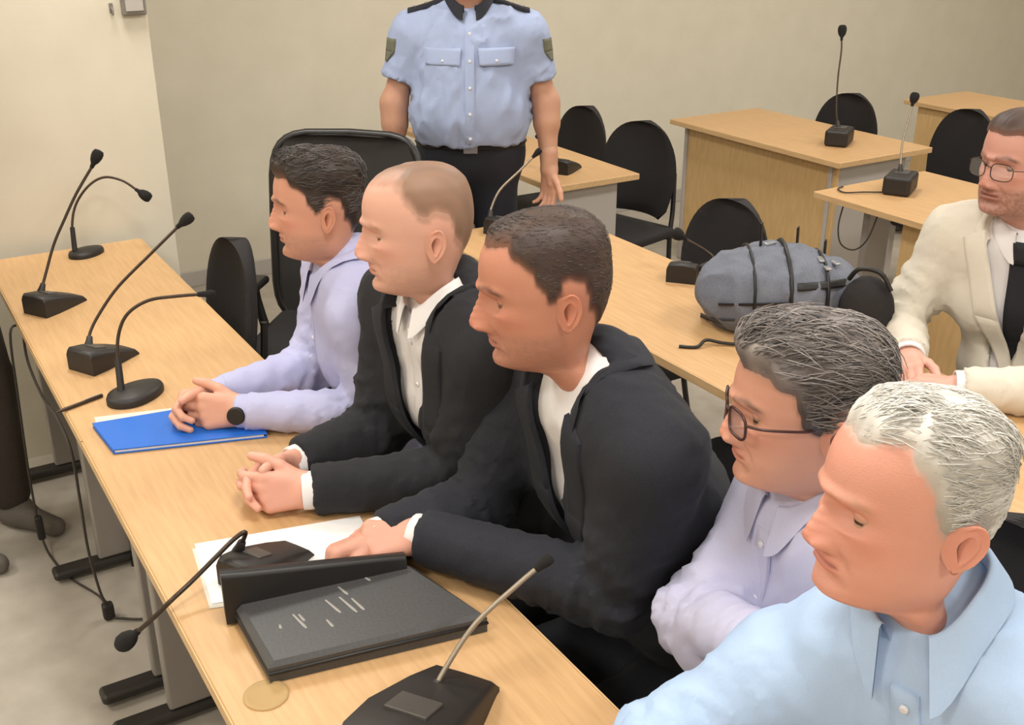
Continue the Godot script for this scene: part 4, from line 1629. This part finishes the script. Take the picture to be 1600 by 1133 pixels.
func backpack() -> void:
	var o := Vector3(2.03, .74, -1.965)
	var t := thing("backpack", "slate grey backpack lying on its side with black straps", "backpack", o)
	var ax := Vector3(.84, 0, .54)          # long axis
	var cr := Vector3(.54, 0, -.84)
	var s := SDF.new()
	var B := Basis(ax, Vector3.UP, ax.cross(Vector3.UP))
	s.ell(Vector3(-.02, .105, 0), B, Vector3(.2, .112, .135), .03)
	s.cap(ax * -.09 + Vector3(0, .075, 0), ax * .13 + Vector3(0, .09, 0), .085, .085, .06)
	s.cap(ax * -.1 + cr * .03 + Vector3(0, .13, 0), ax * .02 + cr * .02 + Vector3(0, .165, 0), .055, .05, .05)
	s.ell(ax * .05 - cr * .07 + Vector3(0, .12, 0), B, Vector3(.10, .075, .07), .03)
	s.cuts.append([Vector3(0, .002, 0), Vector3.DOWN, 1.0])
	var m := MB.new()
	s.build(m, .009)
	var f := Folds.new()
	f.noise = noise_c
	f.body_amp = .012
	for i in m.V.size():
		m.V[i] = f.apply(m.V[i], m.N[i])
	m.smooth(0, 0)
	part(t, "body", m, M.pack)
	# seams and straps across
	for k in [[-.085, .004, "strap"], [.005, .006, "strap"], [.1, .005, "strap"]]:
		var q := PackedVector3Array()
		for i in 13:
			var a := lerpf(-.2, PI + .1, i / 12.0)
			var d := (cr * -cos(a) + Vector3.UP * sin(a)).normalized()
			var c: Vector3 = ax * k[0] + Vector3(0, .09, 0)
			q.append(s.march(c + d * .3, -d, .003))
		m = MB.new()
		m.tube(q, [k[1]], 6)
		part(t, k[2], m, M.leather_black)
	# dark panels: lower band and pocket opening
	for k in [[-.19, -.09, .03, .05, M.pack_dark], [-.17, .02, .09, .097, M.leather_black], [.02, .16, .135, .155, M.leather_black], [.03, .14, .06, .08, M.leather_black]]:
		m = MB.new()
		var dir := (cr * 1.0 + Vector3(0, -.25, 0)).normalized()
		var a0: Vector3 = ax * k[0] - cr * .1 + Vector3(0, k[3], 0)
		var a1: Vector3 = ax * k[1] - cr * .1 + Vector3(0, k[3] + .01, 0)
		var b1: Vector3 = ax * k[1] - cr * .1 + Vector3(0, k[2] + .01, 0)
		var b0: Vector3 = ax * k[0] - cr * .1 + Vector3(0, k[2], 0)
		patch(m, s, a0, a1, b1, b0, dir, .003, 8, 4)
		part(t, "panel", m, k[4])
	# loops standing up on top, and steel buckles
	for k in [[-.055, .0, .055], [.045, .02, .035], [.115, .0, .03]]:
		var b: Vector3 = s.march(ax * k[0] + cr * k[1] + Vector3(0, .4, 0), Vector3.DOWN, .0, .4)
		m = MB.new()
		m.rbox(b + Vector3(0, k[2] / 2, 0), Vector3(.014, k[2] + .02, .005), .002, Basis(Vector3.UP, .5) * Basis(Vector3.BACK, .12))
		part(t, "webbing_loop", m, M.leather_black)
	for k in [[-.03, .0], [.09, -.06], [.13, -.05], [.1, -.09]]:
		var b: Vector3 = s.march(ax * k[0] + cr * k[1] + Vector3(0, .4, 0), Vector3.DOWN, .004, .4)
		m = MB.new()
		m.rbox(b, Vector3(.035, .006, .014), .002, Basis(Vector3.UP, .3 + k[0] * 8))
		part(t, "buckle", m, M.buckle)

func shirt(p: Dictionary, m: Material, o: Dictionary) -> SDF:
	var J: Dictionary = p.J
	var s := SDF.new()
	var g: float = o.get("g", .008)
	torso(s, J, g, o.get("fat", 0.0))
	if not o.get("no_arms", false):
		arms(s, J, g - .002, o.get("short", 0.0), o.get("wrist", .031))
	if o.has("belly"):
		s.ell(J.hips.lerp(J.neck, .42) + J.F * .035, basis_of(J.F), Vector3(.178, .25, .115 + o.belly), .06)
	if o.has("tuck"):
		s.cuts.append([Vector3(0, o.tuck, 0), Vector3.DOWN, 1.5])
	var mb := MB.new()
	s.build(mb, o.get("cell", .012), Color.WHITE, folds(J, o.get("fold", .012), o.get("body_fold", .008)))
	var part_s := part(p.root, o.get("called", "shirt"), mb, m)
	p.shirt = part_s
	if o.get("collar", true):
		var c := MB.new()
		var X: Transform3D = p.X
		var nk: Vector3 = J.neck + J.U * o.get("collar_up", .024) + J.F * .004
		var up: Vector3 = (X.origin - J.neck).normalized().lerp(J.U, .5).normalized()
		collar(c, s, nk, up, J.F, o.get("collar_r", .064), o.get("rise", .022), o.get("leaf", .042), o.get("point", .075), o.get("gap", 14.0))
		part(part_s, "collar", c, o.get("collar_mat", m))
	if o.get("cuffs", false):
		for q in ["L", "R"]:
			var e: Vector3 = J["e" + q]
			var w: Vector3 = J["w" + q]
			var d := (w - e).normalized()
			var cm := MB.new()
			var r: float = o.get("cuff_r", .04)
			cm.lathe(w - d * .035, d, [Vector2(r * .9, 0), Vector2(r + .002, .004), Vector2(r, .05), Vector2(r - .001, .053), Vector2(r - .006, .052), Vector2(r - .007, .03)], 20)
			part(part_s, "cuff", cm, o.get("cuff_mat", m))
	s.only = s.all.slice(0, s.trunk)
	if o.has("belly"):
		s.only.append(s.T.size() - 1)
	if o.get("placket", 0.0) > 0.0:
		var a: Vector3 = J.neck - J.U * .03
		var b: Vector3 = J.neck - J.U * o.placket
		var pm := MB.new()
		patch(pm, s, a - J.L * .016 + J.F * .2, a + J.L * .016 + J.F * .2, b + J.L * .016 + J.F * .2, b - J.L * .016 + J.F * .2, -J.F, .0025, 3, 24)
		part(part_s, "placket", pm, m)
		var n := int(o.placket / .085)
		for k in n:
			var q := s.march(J.neck - J.U * (.05 + k * .085) + J.F * .3, -J.F, .004, .45)
			var bm := MB.new()
			bm.lathe(q, J.F, [Vector2(.0055, -.002), Vector2(.0055, .001), Vector2(.004, .002), Vector2(0, .0012)], 10)
			part(part_s, "button", bm, M.button)
	if not o.has("short"):
		return s
	s.only = PackedInt32Array()
	return s

func jacket(p: Dictionary, m: Material, o: Dictionary) -> SDF:
	var J: Dictionary = p.J
	var s := SDF.new()
	var g: float = o.get("g", .022)
	torso(s, J, g, o.get("fat", 0.0), .055)
	arms(s, J, g - .008, 0.0, o.get("wrist", .034), .05)
	var depth: float = o.get("vdepth", .36)
	var hw: float = o.get("vwide", .075)
	s.vee = [J.neck + J.L * o.get("vshift", 0.0), J.L, J.U, J.F, hw, depth]
	var mb := MB.new()
	s.build(mb, o.get("cell", .012), Color.WHITE, folds(J, o.get("fold", .012), o.get("body_fold", .007)))
	var pj := part(p.root, "jacket", mb, m)
	p.jacket = pj
	s.vee = []
	s.only = s.all.slice(0, s.trunk)
	# lapels
	for sg in [1.0, -1.0]:
		var lm := MB.new()
		var L: Vector3 = J.L * sg
		var N: Vector3 = J.neck + J.F * .22 + J.L * o.get("vshift", 0.0)
		var a: Vector3 = N + L * (hw * .98 + .002) + J.U * .005
		var b: Vector3 = N + L * (hw + .05) - J.U * .02
		var c: Vector3 = N + L * (hw * .5 + .062) - J.U * (depth * .45)
		var d: Vector3 = N + L * (hw * .53 + .002) - J.U * (depth * .46)
		patch(lm, s, a, b, c, d, -J.F, .006, 6, 8, Color.WHITE, .25)
		var e: Vector3 = N + L * .006 - J.U * (depth * .98)
		var f: Vector3 = N + L * .02 - J.U * (depth * .97)
		patch(lm, s, d, c, f, e, -J.F, .006, 6, 10, Color.WHITE, .25)
		part(pj, "lapel", lm, m)
	var cm := MB.new()
	var X: Transform3D = p.X
	var up: Vector3 = (X.origin - J.neck).normalized().lerp(J.U, .6).normalized()
	collar(cm, s, J.neck + J.U * o.get("collar_up", .004), up, J.F, o.get("collar_r", .073), o.get("rise", .02), .042, .05, o.get("gap", 62.0), .004, .03, .012)
	part(pj, "collar", cm, m)
	return s

func lower(p: Dictionary, trousers: Material, shoe: Material, cell := .016) -> void:
	var s := SDF.new()
	legs(s, p.J, .012)
	if p.J.hips.y > .8:
		s.cap(p.J.hips + Vector3(0, .04, 0) - p.J.L * .06, p.J.hips + Vector3(0, .04, 0) + p.J.L * .06, .122, .122, .05)
		s.cuts.append([Vector3(0, 1.01, 0), Vector3.UP, 2.0])
	var m := MB.new()
	s.build(m, cell)
	part(p.root, "trousers", m, trousers)
	m = MB.new()
	shoes(p.J, m)
	part(p.root, "shoes", m, shoe)

func watch(p: Dictionary, q: String, face: Vector3) -> void:
	var J: Dictionary = p.J
	var d: Vector3 = (J["w" + q] - J["e" + q]).normalized()
	var c: Vector3 = J["w" + q] + d * .012
	var m := MB.new()
	m.lathe(c - d * .009, d, [Vector2(.031, 0), Vector2(.034, .001), Vector2(.034, .017), Vector2(.031, .018)], 24)
	var st := part(p.root, "watch_strap", m, M.buckle)
	m = MB.new()
	var f := (face - d * face.dot(d)).normalized()
	m.lathe(c + f * .032, f, [Vector2(.019, 0), Vector2(.02, .003), Vector2(.019, .009), Vector2(.016, .0095), Vector2(0, .009)], 20)
	part(st, "watch_dial", m, M.leather_black)

func glasses(p: Dictionary, m: Material, S: Vector3, thick := .0021) -> void:
	var X: Transform3D = p.X
	var fr := MB.new()
	var node: MeshInstance3D = null
	for sg in [1.0, -1.0]:
		var pts := PackedVector3Array()
		for k in 25:
			var a := TAU * k / 24
			var x := .0335 + .0255 * signf(cos(a)) * pow(absf(cos(a)), .7)
			var y := .0 + .0195 * signf(sin(a)) * pow(absf(sin(a)), .7)
			pts.append(X * (Vector3(sg * x, y, .1035 - .28 * maxf(0.0, x - .02)) * S))
		fr.tube(pts, [thick], 6, Color.WHITE, false)
		fr.tube(curve_pts(PackedVector3Array([X * (Vector3(sg * .059, .008, .092) * S), X * (Vector3(sg * .073, .008, .07) * S), X * (Vector3(sg * .0795, .007, .02) * S), X * (Vector3(sg * .0795, .008, -.008) * S), X * (Vector3(sg * .077, -.012, -.026) * S)])), [thick * .9], 6)
	fr.tube(curve_pts(PackedVector3Array([X * (Vector3(.0095, .006, .1025) * S), X * (Vector3(0, .010, .106) * S), X * (Vector3(-.0095, .006, .1025) * S)])), [thick], 6)
	node = part(p.root, "glasses", fr, m)
	for sg in [1.0, -1.0]:
		var ring := PackedVector3Array()
		for k in 24:
			var a := TAU * k / 24
			var x := .0335 + .0245 * signf(cos(a)) * pow(absf(cos(a)), .7)
			var y := .0185 * signf(sin(a)) * pow(absf(sin(a)), .7)
			ring.append(X * (Vector3(sg * x, y, .1035 - .28 * maxf(0.0, x - .02)) * S))
		var lm := MB.new()
		lm.flat(ring, X.basis.z)
		part(node, "lens", lm, M.lens)

func people() -> void:
	M.lens = mat(Color(.9, .93, .95, .08), .05)
	M.lens.transparency = BaseMaterial3D.TRANSPARENCY_ALPHA
	M.button = mat(srgb(228, 228, 232), .35)
	M.suit_black = cloth(srgb(19, 20, 26), .85, .1, 16.0, .04)
	M.suit_navy = cloth(srgb(24, 26, 36), .85, .1, 16.0, .04)
	M.suit_cream = cloth(srgb(224, 216, 200), .85, .05, 16.0)
	M.white_shirt = cloth(srgb(232, 228, 228), .8, .02, 18.0)
	M.lilac = cloth(srgb(184, 186, 222), .8, .03, 18.0)
	M.lilac_pale = cloth(srgb(198, 198, 226), .8, .03, 18.0)
	M.sky_shirt = cloth(srgb(176, 202, 236), .8, .03, 18.0)
	M.police_shirt = cloth(srgb(162, 176, 210), .8, .04, 18.0)
	M.police_dark = cloth(srgb(27, 28, 38), .85, .1, 14.0)
	M.patch = cloth(srgb(112, 114, 92), .85, .3, 60.0)
	M.trousers_dark = cloth(srgb(40, 38, 42), .85, .1, 14.0)
	M.trousers_brown = cloth(srgb(58, 48, 40), .88, .12, 14.0)
	M.shoe_black = mat(srgb(26, 24, 23), .35)
	M.shoe_grey = cloth(srgb(104, 96, 88), .75, .1, 20.0)
	M.glass_frame = mat(srgb(62, 30, 26), .3)
	M.glass_thin = mat(srgb(74, 62, 56), .3, .5)
	var p: Dictionary

	# ---- dark-haired man in the lilac shirt
	p = person({"label": "dark-haired man in lilac shirt with wristwatch, hands clasped above blue folder", "head": Vector3(.846, 1.18, -2.19), "hf": 24.0, "nod": -.02, "neck": Vector3(.895, 1.045, -2.17), "tf": 14.0, "sw": .175, "hips": Vector3(1.03, .52, -2.13),
		"eL": Vector3(.855, .785, -1.945), "wL": Vector3(.612, .785, -2.10), "eR": Vector3(.818, .79, -2.24), "wR": Vector3(.594, .785, -2.215),
		"hands": [["L", Vector3(-.88, .03, -.42), Vector3(-.3, -.25, -.9), Vector3(0, 1, 0), [38, 42, 46, 50], .5], ["R", Vector3(-.92, 0, .1), Vector3(.1, -.45, .85), Vector3(0, 1, 0), [55, 55, 55, 55], .6]],
		"h": {"skin": srgb(206, 150, 125), "hand_skin": srgb(214, 160, 137), "brow": srgb(52, 38, 32), "scale": Vector3(.96, .96, .96), "fade": .026, "hair": srgb(38, 29, 26), "hair2": srgb(58, 45, 38), "hairline": [[0, .077], [25, .075], [42, .078], [55, .058], [68, .05], [74, .02], [82, .0], [90, .012], [96, .036], [112, .03], [122, -.02], [150, -.055], [180, -.06]], "side": .003, "top": .015, "quiff": .01, "messy": .35, "scalp": .8, "stubble": .25, "nose": 1.05, "fat": .55, "locks": 800, "lock_min": .003, "lock_len": .03, "soft": .02, "soft_a": .3, "squint": 3.0, "flow": Vector3(.1, .1, -1.0), "seed": 4}})
	shirt(p, M.lilac, {"placket": .32, "cuffs": true, "cuff_r": .037, "g": .012, "fold": .014, "body_fold": .01})
	lower(p, M.trousers_dark, M.shoe_black)
	watch(p, "L", Vector3(-.2, .15, 1))

	# ---- balding man in the black suit
	p = person({"label": "balding man in black suit with white cuffs, hands clasped on the desk", "head": Vector3(.86, 1.24, -1.74), "hf": 20.0, "nod": -.03, "neck": Vector3(.91, 1.105, -1.73), "tf": -2.0, "sw": .185, "drop": .05, "hips": Vector3(1.05, .52, -1.66),
		"eL": Vector3(.878, .79, -1.60), "wL": Vector3(.607, .785, -1.709), "eR": Vector3(.815, .79, -1.86), "wR": Vector3(.625, .785, -1.825),
		"hands": [["L", Vector3(-.93, .04, -.34), Vector3(-.3, -.2, -.9), Vector3(0, 1, 0), [42, 46, 50, 52], .5], ["R", Vector3(-.95, .02, .2), Vector3(.15, -.35, .9), Vector3(0, 1, 0), [30, 40, 50, 55], .6]],
		"h": {"skin": srgb(218, 168, 147), "hand_skin": srgb(222, 164, 143), "brow": srgb(140, 104, 80), "brow_a": .45, "scale": Vector3(.99, 1.0, 1.0), "hair": srgb(150, 116, 94), "hair2": srgb(128, 102, 86), "sink": .0008, "fade": .05, "hairline": [[0, .09], [30, .094], [48, .096], [60, .086], [72, .06], [84, .034], [92, .03], [96, .04], [112, .034], [124, -.02], [150, -.05], [180, -.055]], "side": .0015, "top": .004, "messy": .4, "scalp": .45, "stubble": .22, "stubble_color": srgb(150, 116, 98), "nose": 1.12, "fat": .1, "squint": 3.0, "soft": .032, "soft_a": .85, "forehead": .001}})
	shirt(p, M.white_shirt, {"g": .006, "cuffs": true, "cuff_r": .036, "placket": .35, "collar_r": .06, "leaf": .036, "point": .052, "gap": 14.0})
	jacket(p, M.suit_black, {"vdepth": .42, "vwide": .085})
	lower(p, M.suit_black, M.shoe_black)

	# ---- man in the dark navy suit
	p = person({"label": "cropped-haired man in dark navy suit leaning forward, fist on paper", "head": Vector3(.885, 1.235, -1.35), "hf": 23.0, "nod": -.1, "neck": Vector3(.962, 1.09, -1.315), "tf": 6.0, "sw": .19, "drop": .05, "hips": Vector3(1.15, .52, -1.22),
		"eL": Vector3(.90, .785, -1.15), "wL": Vector3(.70, .80, -1.44), "eR": Vector3(.84, .79, -1.49), "wR": Vector3(.648, .785, -1.495),
		"hands": [["L", Vector3(-.92, -.03, -.38), Vector3(-.3, -.8, -.5), Vector3(-.4, .5, -.8), [60, 62, 64, 64], .8], ["R", Vector3(-.97, -.05, -.05), Vector3(.1, -.85, .45), Vector3(0, .45, .85), [62, 64, 66, 66], 1.0]],
		"h": {"skin": srgb(196, 136, 111), "hand_skin": srgb(214, 156, 135), "brow": srgb(70, 44, 34), "scale": Vector3(1.0, 1.02, 1.02), "fade": .022, "hair": srgb(54, 41, 36), "hair2": srgb(72, 54, 46), "hairline": [[0, .086], [25, .088], [42, .092], [56, .072], [68, .058], [75, .03], [83, .002], [90, .014], [96, .038], [112, .032], [122, -.02], [150, -.06], [180, -.068]], "side": .004, "top": .009, "messy": .4, "scalp": .8, "stubble": .3, "nose": 1.22, "fat": .2, "squint": 3.0, "soft": .022, "soft_a": .5, "locks": 1500, "lock_len": .011, "lock_min": .004, "lock_r": .45}})
	shirt(p, M.white_shirt, {"g": .006, "collar": false, "cuffs": true, "cuff_r": .036})
	jacket(p, M.suit_navy, {"vdepth": .36, "vwide": .062, "collar_r": .07})
	lower(p, M.suit_navy, M.shoe_black)

	# ---- man with glasses, arms folded
	p = person({"label": "grey-haired man with dark-rimmed glasses and lilac shirt, arms folded", "head": Vector3(1.032, 1.168, -.93), "hf": 30.0, "nod": -.02, "neck": Vector3(1.085, 1.035, -.925), "tf": 10.0, "sw": .17, "shR": Vector3(1.12, .95, -1.0), "hips": Vector3(1.19, .52, -.88),
		"eL": Vector3(.99, .78, -.68), "wL": Vector3(.92, .80, -.95), "eR": Vector3(.94, .815, -1.01), "wR": Vector3(.885, .90, -.82),
		"closed": true,
		"h": {"skin": srgb(208, 154, 131), "brow": srgb(90, 72, 62), "scale": Vector3(.97, .97, .97), "fade": .03, "hair": srgb(72, 66, 66), "hair2": srgb(140, 130, 124), "hair_side": srgb(62, 56, 57), "hairline": [[0, .072], [25, .07], [42, .068], [55, .052], [66, .048], [73, .0], [86, -.01], [92, .02], [98, .036], [112, .03], [122, -.02], [150, -.06], [180, -.07]], "side": .010, "top": .019, "quiff": .01, "messy": .5, "scalp": .6, "nose": 1.0, "fat": .5, "locks": 2000, "lock_min": .003, "lock_len": .05, "lock_r": 1.2, "soft": .015, "soft_a": .2, "flow": Vector3(.25, .1, -1.0), "seed": 9}})
	shirt(p, M.lilac_pale, {"placket": .34, "g": .014, "fold": .012, "body_fold": .01, "wrist": .036})
	lower(p, M.trousers_dark, M.shoe_black)
	glasses(p, M.glass_frame, Vector3(.97, .97, .97))

	# ---- white-haired man in the pale blue shirt
	p = person({"label": "white-haired man in pale blue open-collared shirt, closest to the camera", "head": Vector3(.882, 1.215, -.64), "hf": 20.0, "nod": .05, "neck": Vector3(.945, 1.065, -.615), "tf": -14.0, "sw": .185, "shR": Vector3(.87, .915, -.765), "shL": Vector3(.98, 1.01, -.43), "hips": Vector3(1.1, .52, -.55), "lf": 5.0,
		"eL": Vector3(.93, .80, -.24), "wL": Vector3(.66, .785, -.38), "eR": Vector3(.72, .79, -.84), "wR": Vector3(.54, .785, -.66),
		"hands": [["L", Vector3(-1, 0, -.2), Vector3(0, -1, 0), Vector3(0, 0, -1), [25, 25, 25, 25], .3], ["R", Vector3(-.9, 0, .4), Vector3(0, -1, 0), Vector3(0, 0, 1), [25, 25, 25, 25], .3]],
		"h": {"skin": srgb(214, 154, 133), "brow": srgb(168, 132, 106), "brow_a": .4, "scale": Vector3(.96, .96, .94), "hair": srgb(176, 172, 164), "hair2": srgb(222, 218, 210), "hair_side": srgb(166, 160, 150), "fade": .032, "hairline": [[0, .088], [22, .086], [38, .095], [52, .094], [64, .07], [74, .05], [80, .005], [88, -.005], [93, .0], [98, .014], [110, .006], [120, -.035], [150, -.055], [180, -.065]], "lock_min": .0025, "side": .005, "top": .011, "quiff": .007, "messy": .5, "scalp": .5, "nose": 1.1, "fat": .5, "bag": .003, "locks": 2400, "lock_len": .035, "lock_r": .9, "soft": .018, "soft_a": .4, "flow": Vector3(.3, .05, -1.0), "squint": 0.5, "seed": 12}})
	shirt(p, M.sky_shirt, {"placket": .36, "g": .012, "fold": .014, "body_fold": .009, "cell": .01, "leaf": .05, "point": .088, "gap": 24.0, "collar_r": .061, "collar_up": .04, "rise": .03, "cuffs": true})
	lower(p, M.trousers_dark, M.shoe_black)

	# ---- bearded man in the cream jacket
	p = person({"label": "bearded man with thin glasses, cream jacket and black tie", "head": Vector3(2.33, 1.225, -1.53), "hf": 4.0, "nod": .0, "neck": Vector3(2.40, 1.075, -1.51), "tf": -20.0, "sw": .18, "hips": Vector3(2.5, .52, -1.45), "lf": 0.0,
		"eL": Vector3(2.20, .795, -1.20), "wL": Vector3(2.03, .785, -1.37), "eR": Vector3(2.24, .80, -1.72), "wR": Vector3(2.075, .785, -1.56),
		"hands": [["L", Vector3(-.5, .02, -.85), Vector3(-.3, -.9, -.2), Vector3(-1, 0, 0), [30, 35, 40, 40], .4], ["R", Vector3(-.75, 0, .55), Vector3(.3, -.8, .3), Vector3(.2, .5, .8), [40, 45, 50, 50], .5]],
		"h": {"skin": srgb(206, 154, 137), "hand_skin": srgb(216, 166, 149), "brow": srgb(84, 60, 50), "scale": Vector3(1.02, 1.0, 1.02), "hair": srgb(58, 42, 36), "hair2": srgb(74, 56, 48), "hairline": [[0, .078], [25, .078], [42, .08], [55, .062], [68, .05], [74, .01], [84, -.02], [91, .012], [97, .036], [112, .03], [122, -.02], [150, -.06], [180, -.068]], "side": .004, "top": .009, "messy": .4, "scalp": .8, "stubble": .68, "stubble_color": srgb(104, 74, 60), "sideburn": .7, "nose": .95, "fat": .35, "soft": .02, "soft_a": .4}})
	var s := shirt(p, M.white_shirt, {"g": .006, "cuffs": true, "collar_r": .063})
	var J: Dictionary = p.J
	var tm := MB.new()
	var T: Vector3 = J.neck + J.F * .2
	patch(tm, s, T - J.L * .02 - J.U * .015, T + J.L * .02 - J.U * .015, T + J.L * .016 - J.U * .06, T - J.L * .016 - J.U * .06, -J.F, .014, 4, 4)
	patch(tm, s, T - J.L * .026 - J.U * .055, T + J.L * .026 - J.U * .055, T + J.L * .058 - J.U * .42, T - J.L * .058 - J.U * .42, -J.F, .007, 6, 16)
	part(p.root, "tie", tm, M.suit_black)
	jacket(p, M.suit_cream, {"vdepth": .44, "vwide": .085, "fold": .016})
	lower(p, M.trousers_dark, M.shoe_black)
	glasses(p, M.glass_thin, Vector3(1.02, 1.0, 1.02), .0012)

	police()
	standing_visitor()

func police() -> void:
	var p := person({"label": "police officer in light blue short-sleeved uniform shirt standing behind the desks", "stand": true, "head": Vector3(1.905, 1.625, -3.39), "hf": -60.0, "neck": Vector3(1.93, 1.42, -3.435), "tf": -60.0, "hips": Vector3(1.93, .93, -3.44), "shL": Vector3(2.085, 1.35, -3.32), "shR": Vector3(1.755, 1.35, -3.525),
		"eL": Vector3(2.148, 1.12, -3.28), "wL": Vector3(2.13, .90, -3.225), "eR": Vector3(1.682, 1.12, -3.55), "wR": Vector3(1.665, .90, -3.52), "bare": 1.0,
		"hands": [["L", Vector3(-.05, -1, .1), Vector3(-.8, 0, .2), Vector3(-.3, 0, 1), [22, 26, 30, 34], .3], ["R", Vector3(.05, -1, .1), Vector3(.8, 0, .4), Vector3(-.3, 0, 1), [22, 26, 30, 34], .3]],
		"h": {"skin": srgb(196, 148, 123), "brow": srgb(50, 40, 34), "scale": Vector3(1.02, 1.02, 1.02), "hair": srgb(44, 36, 32), "hairline": [[0, .08], [40, .08], [55, .06], [68, .05], [76, .01], [90, .01], [97, .036], [112, .03], [122, -.02], [150, -.06], [180, -.068]], "side": .004, "top": .01, "fat": .4}})
	var s := shirt(p, M.police_shirt, {"short": .66, "g": .02, "fat": 1.0, "belly": .04, "tuck": .99, "fold": .012, "body_fold": .014, "placket": .45, "collar_mat": M.police_dark, "gap": 16.0, "leaf": .034, "point": .048, "collar_up": .05, "cell": .011})
	var J: Dictionary = p.J
	# pocket flaps, patches and epaulettes
	for sg in [1.0, -1.0]:
		var c: Vector3 = J.neck + J.L * .092 * sg - J.U * .095 + J.F * .2
		var m := MB.new()
		patch(m, s, c - J.L * .063, c + J.L * .063, c + J.L * .058 - J.U * .055, c - J.L * .058 - J.U * .055, -J.F, .006, 8, 6)
		var fl := part(p.shirt, "pocket_flap", m, M.police_shirt)
		var bq := s.march(c - J.U * .04, -J.F, .007, .45)
		m = MB.new()
		m.lathe(bq, J.F, [Vector2(.005, -.002), Vector2(.005, .001), Vector2(0, .0015)], 10)
		part(fl, "button", m, M.button)
		# epaulette along the shoulder
		var sh: Vector3 = J.shL if sg > 0 else J.shR
		m = MB.new()
		var a: Vector3 = J.neck.lerp(sh, .38) + Vector3.UP * .2
		var b: Vector3 = J.neck.lerp(sh, 1.08) + Vector3.UP * .2
		var w: Vector3 = J.F * .028
		patch(m, s, a - w * .8, b - w, b + w, a + w * .8, Vector3.DOWN, .008, 8, 4)
		var ep := part(p.shirt, "epaulette", m, M.police_dark)
		m = MB.new()
		for k in 2:
			var st := s.march(J.neck.lerp(sh, .75 + .2 * k) + Vector3.UP * .25, Vector3.DOWN, .009, .5)
			m.lathe(st, Vector3.UP, [Vector2(.008, -.002), Vector2(.008, .001), Vector2(0, .002)], 8)
		part(ep, "rank_star", m, M.glint_grey)
		# sleeve badge
		var el: Vector3 = J.eL if sg > 0 else J.eR
		var ac := sh.lerp(el, .16)
		var d: Vector3 = (J.L * sg + J.F * .55).normalized()
		var tx: Vector3 = Vector3.UP.cross(d).normalized()
		var up: Vector3 = (sh - el).normalized()
		m = MB.new()
		var h := ac + d * .1
		patch(m, s, h - tx * .03 + up * .035, h + tx * .03 + up * .035, h + tx * .03 - up * .012, h - tx * .03 - up * .012, -d, .004, 6, 5)
		patch(m, s, h - tx * .03 - up * .01, h + tx * .03 - up * .01, h + tx * .006 - up * .045, h - tx * .006 - up * .045, -d, .004, 6, 5)
		part(p.shirt, "sleeve_badge", m, M.patch)
	lower(p, M.police_dark, M.shoe_black, .014)
	# belt
	var m := MB.new()
	var q := PackedVector3Array()
	var ls := SDF.new()
	legs(ls, J, .014)
	for k in 29:
		var a := TAU * k / 28
		var d: Vector3 = J.F * cos(a) + J.L * sin(a)
		q.append(ls.march(J.hips + Vector3(0, .05, 0) + d * .35, -d, .004, .5))
	m.tube(q, [.014], 6)
	var bl := part(p.root, "belt", m, M.leather_black)
	m = MB.new()
	m.rbox(q[0] + J.F * .012, Vector3(.05, .036, .008), .002, basis_of(J.F))
	part(bl, "belt_buckle", m, M.buckle)

func standing_visitor() -> void:
	var p := person({"label": "standing man in dark brown trousers, mostly cut off by the picture's edge", "stand": true, "head": Vector3(0.08, 1.68, -3.22), "hf": -30.0, "neck": Vector3(0.09, 1.48, -3.24), "tf": -30.0, "lf": -125.0, "hips": Vector3(0.112, .93, -3.23), "shL": Vector3(-.02, 1.41, -3.05), "shR": Vector3(.05, 1.41, -3.42),
		"eL": Vector3(-.05, 1.14, -3.0), "wL": Vector3(-.12, .92, -3.0), "eR": Vector3(.08, 1.14, -3.46), "wR": Vector3(.06, .92, -3.44),
		"hands": [["L", Vector3(0, -1, 0), Vector3(0, 0, -1), Vector3(-1, 0, 0), [25, 25, 25, 25], .3], ["R", Vector3(0, -1, 0), Vector3(0, 0, 1), Vector3(-1, 0, 0), [25, 25, 25, 25], .3]],
		"h": {"skin": srgb(200, 154, 131), "brow": srgb(60, 48, 40), "scale": Vector3(1.02, 1.02, 1.02), "hair": srgb(50, 42, 38), "hairline": [[0, .08], [40, .08], [55, .06], [68, .05], [76, .01], [90, .01], [97, .036], [112, .03], [122, -.02], [150, -.06], [180, -.068]], "side": .005, "top": .012, "fat": .2}})
	shirt(p, M.trousers_dark, {"g": .014, "cell": .016, "called": "jumper", "collar": false})
	lower(p, M.trousers_brown, M.shoe_grey)
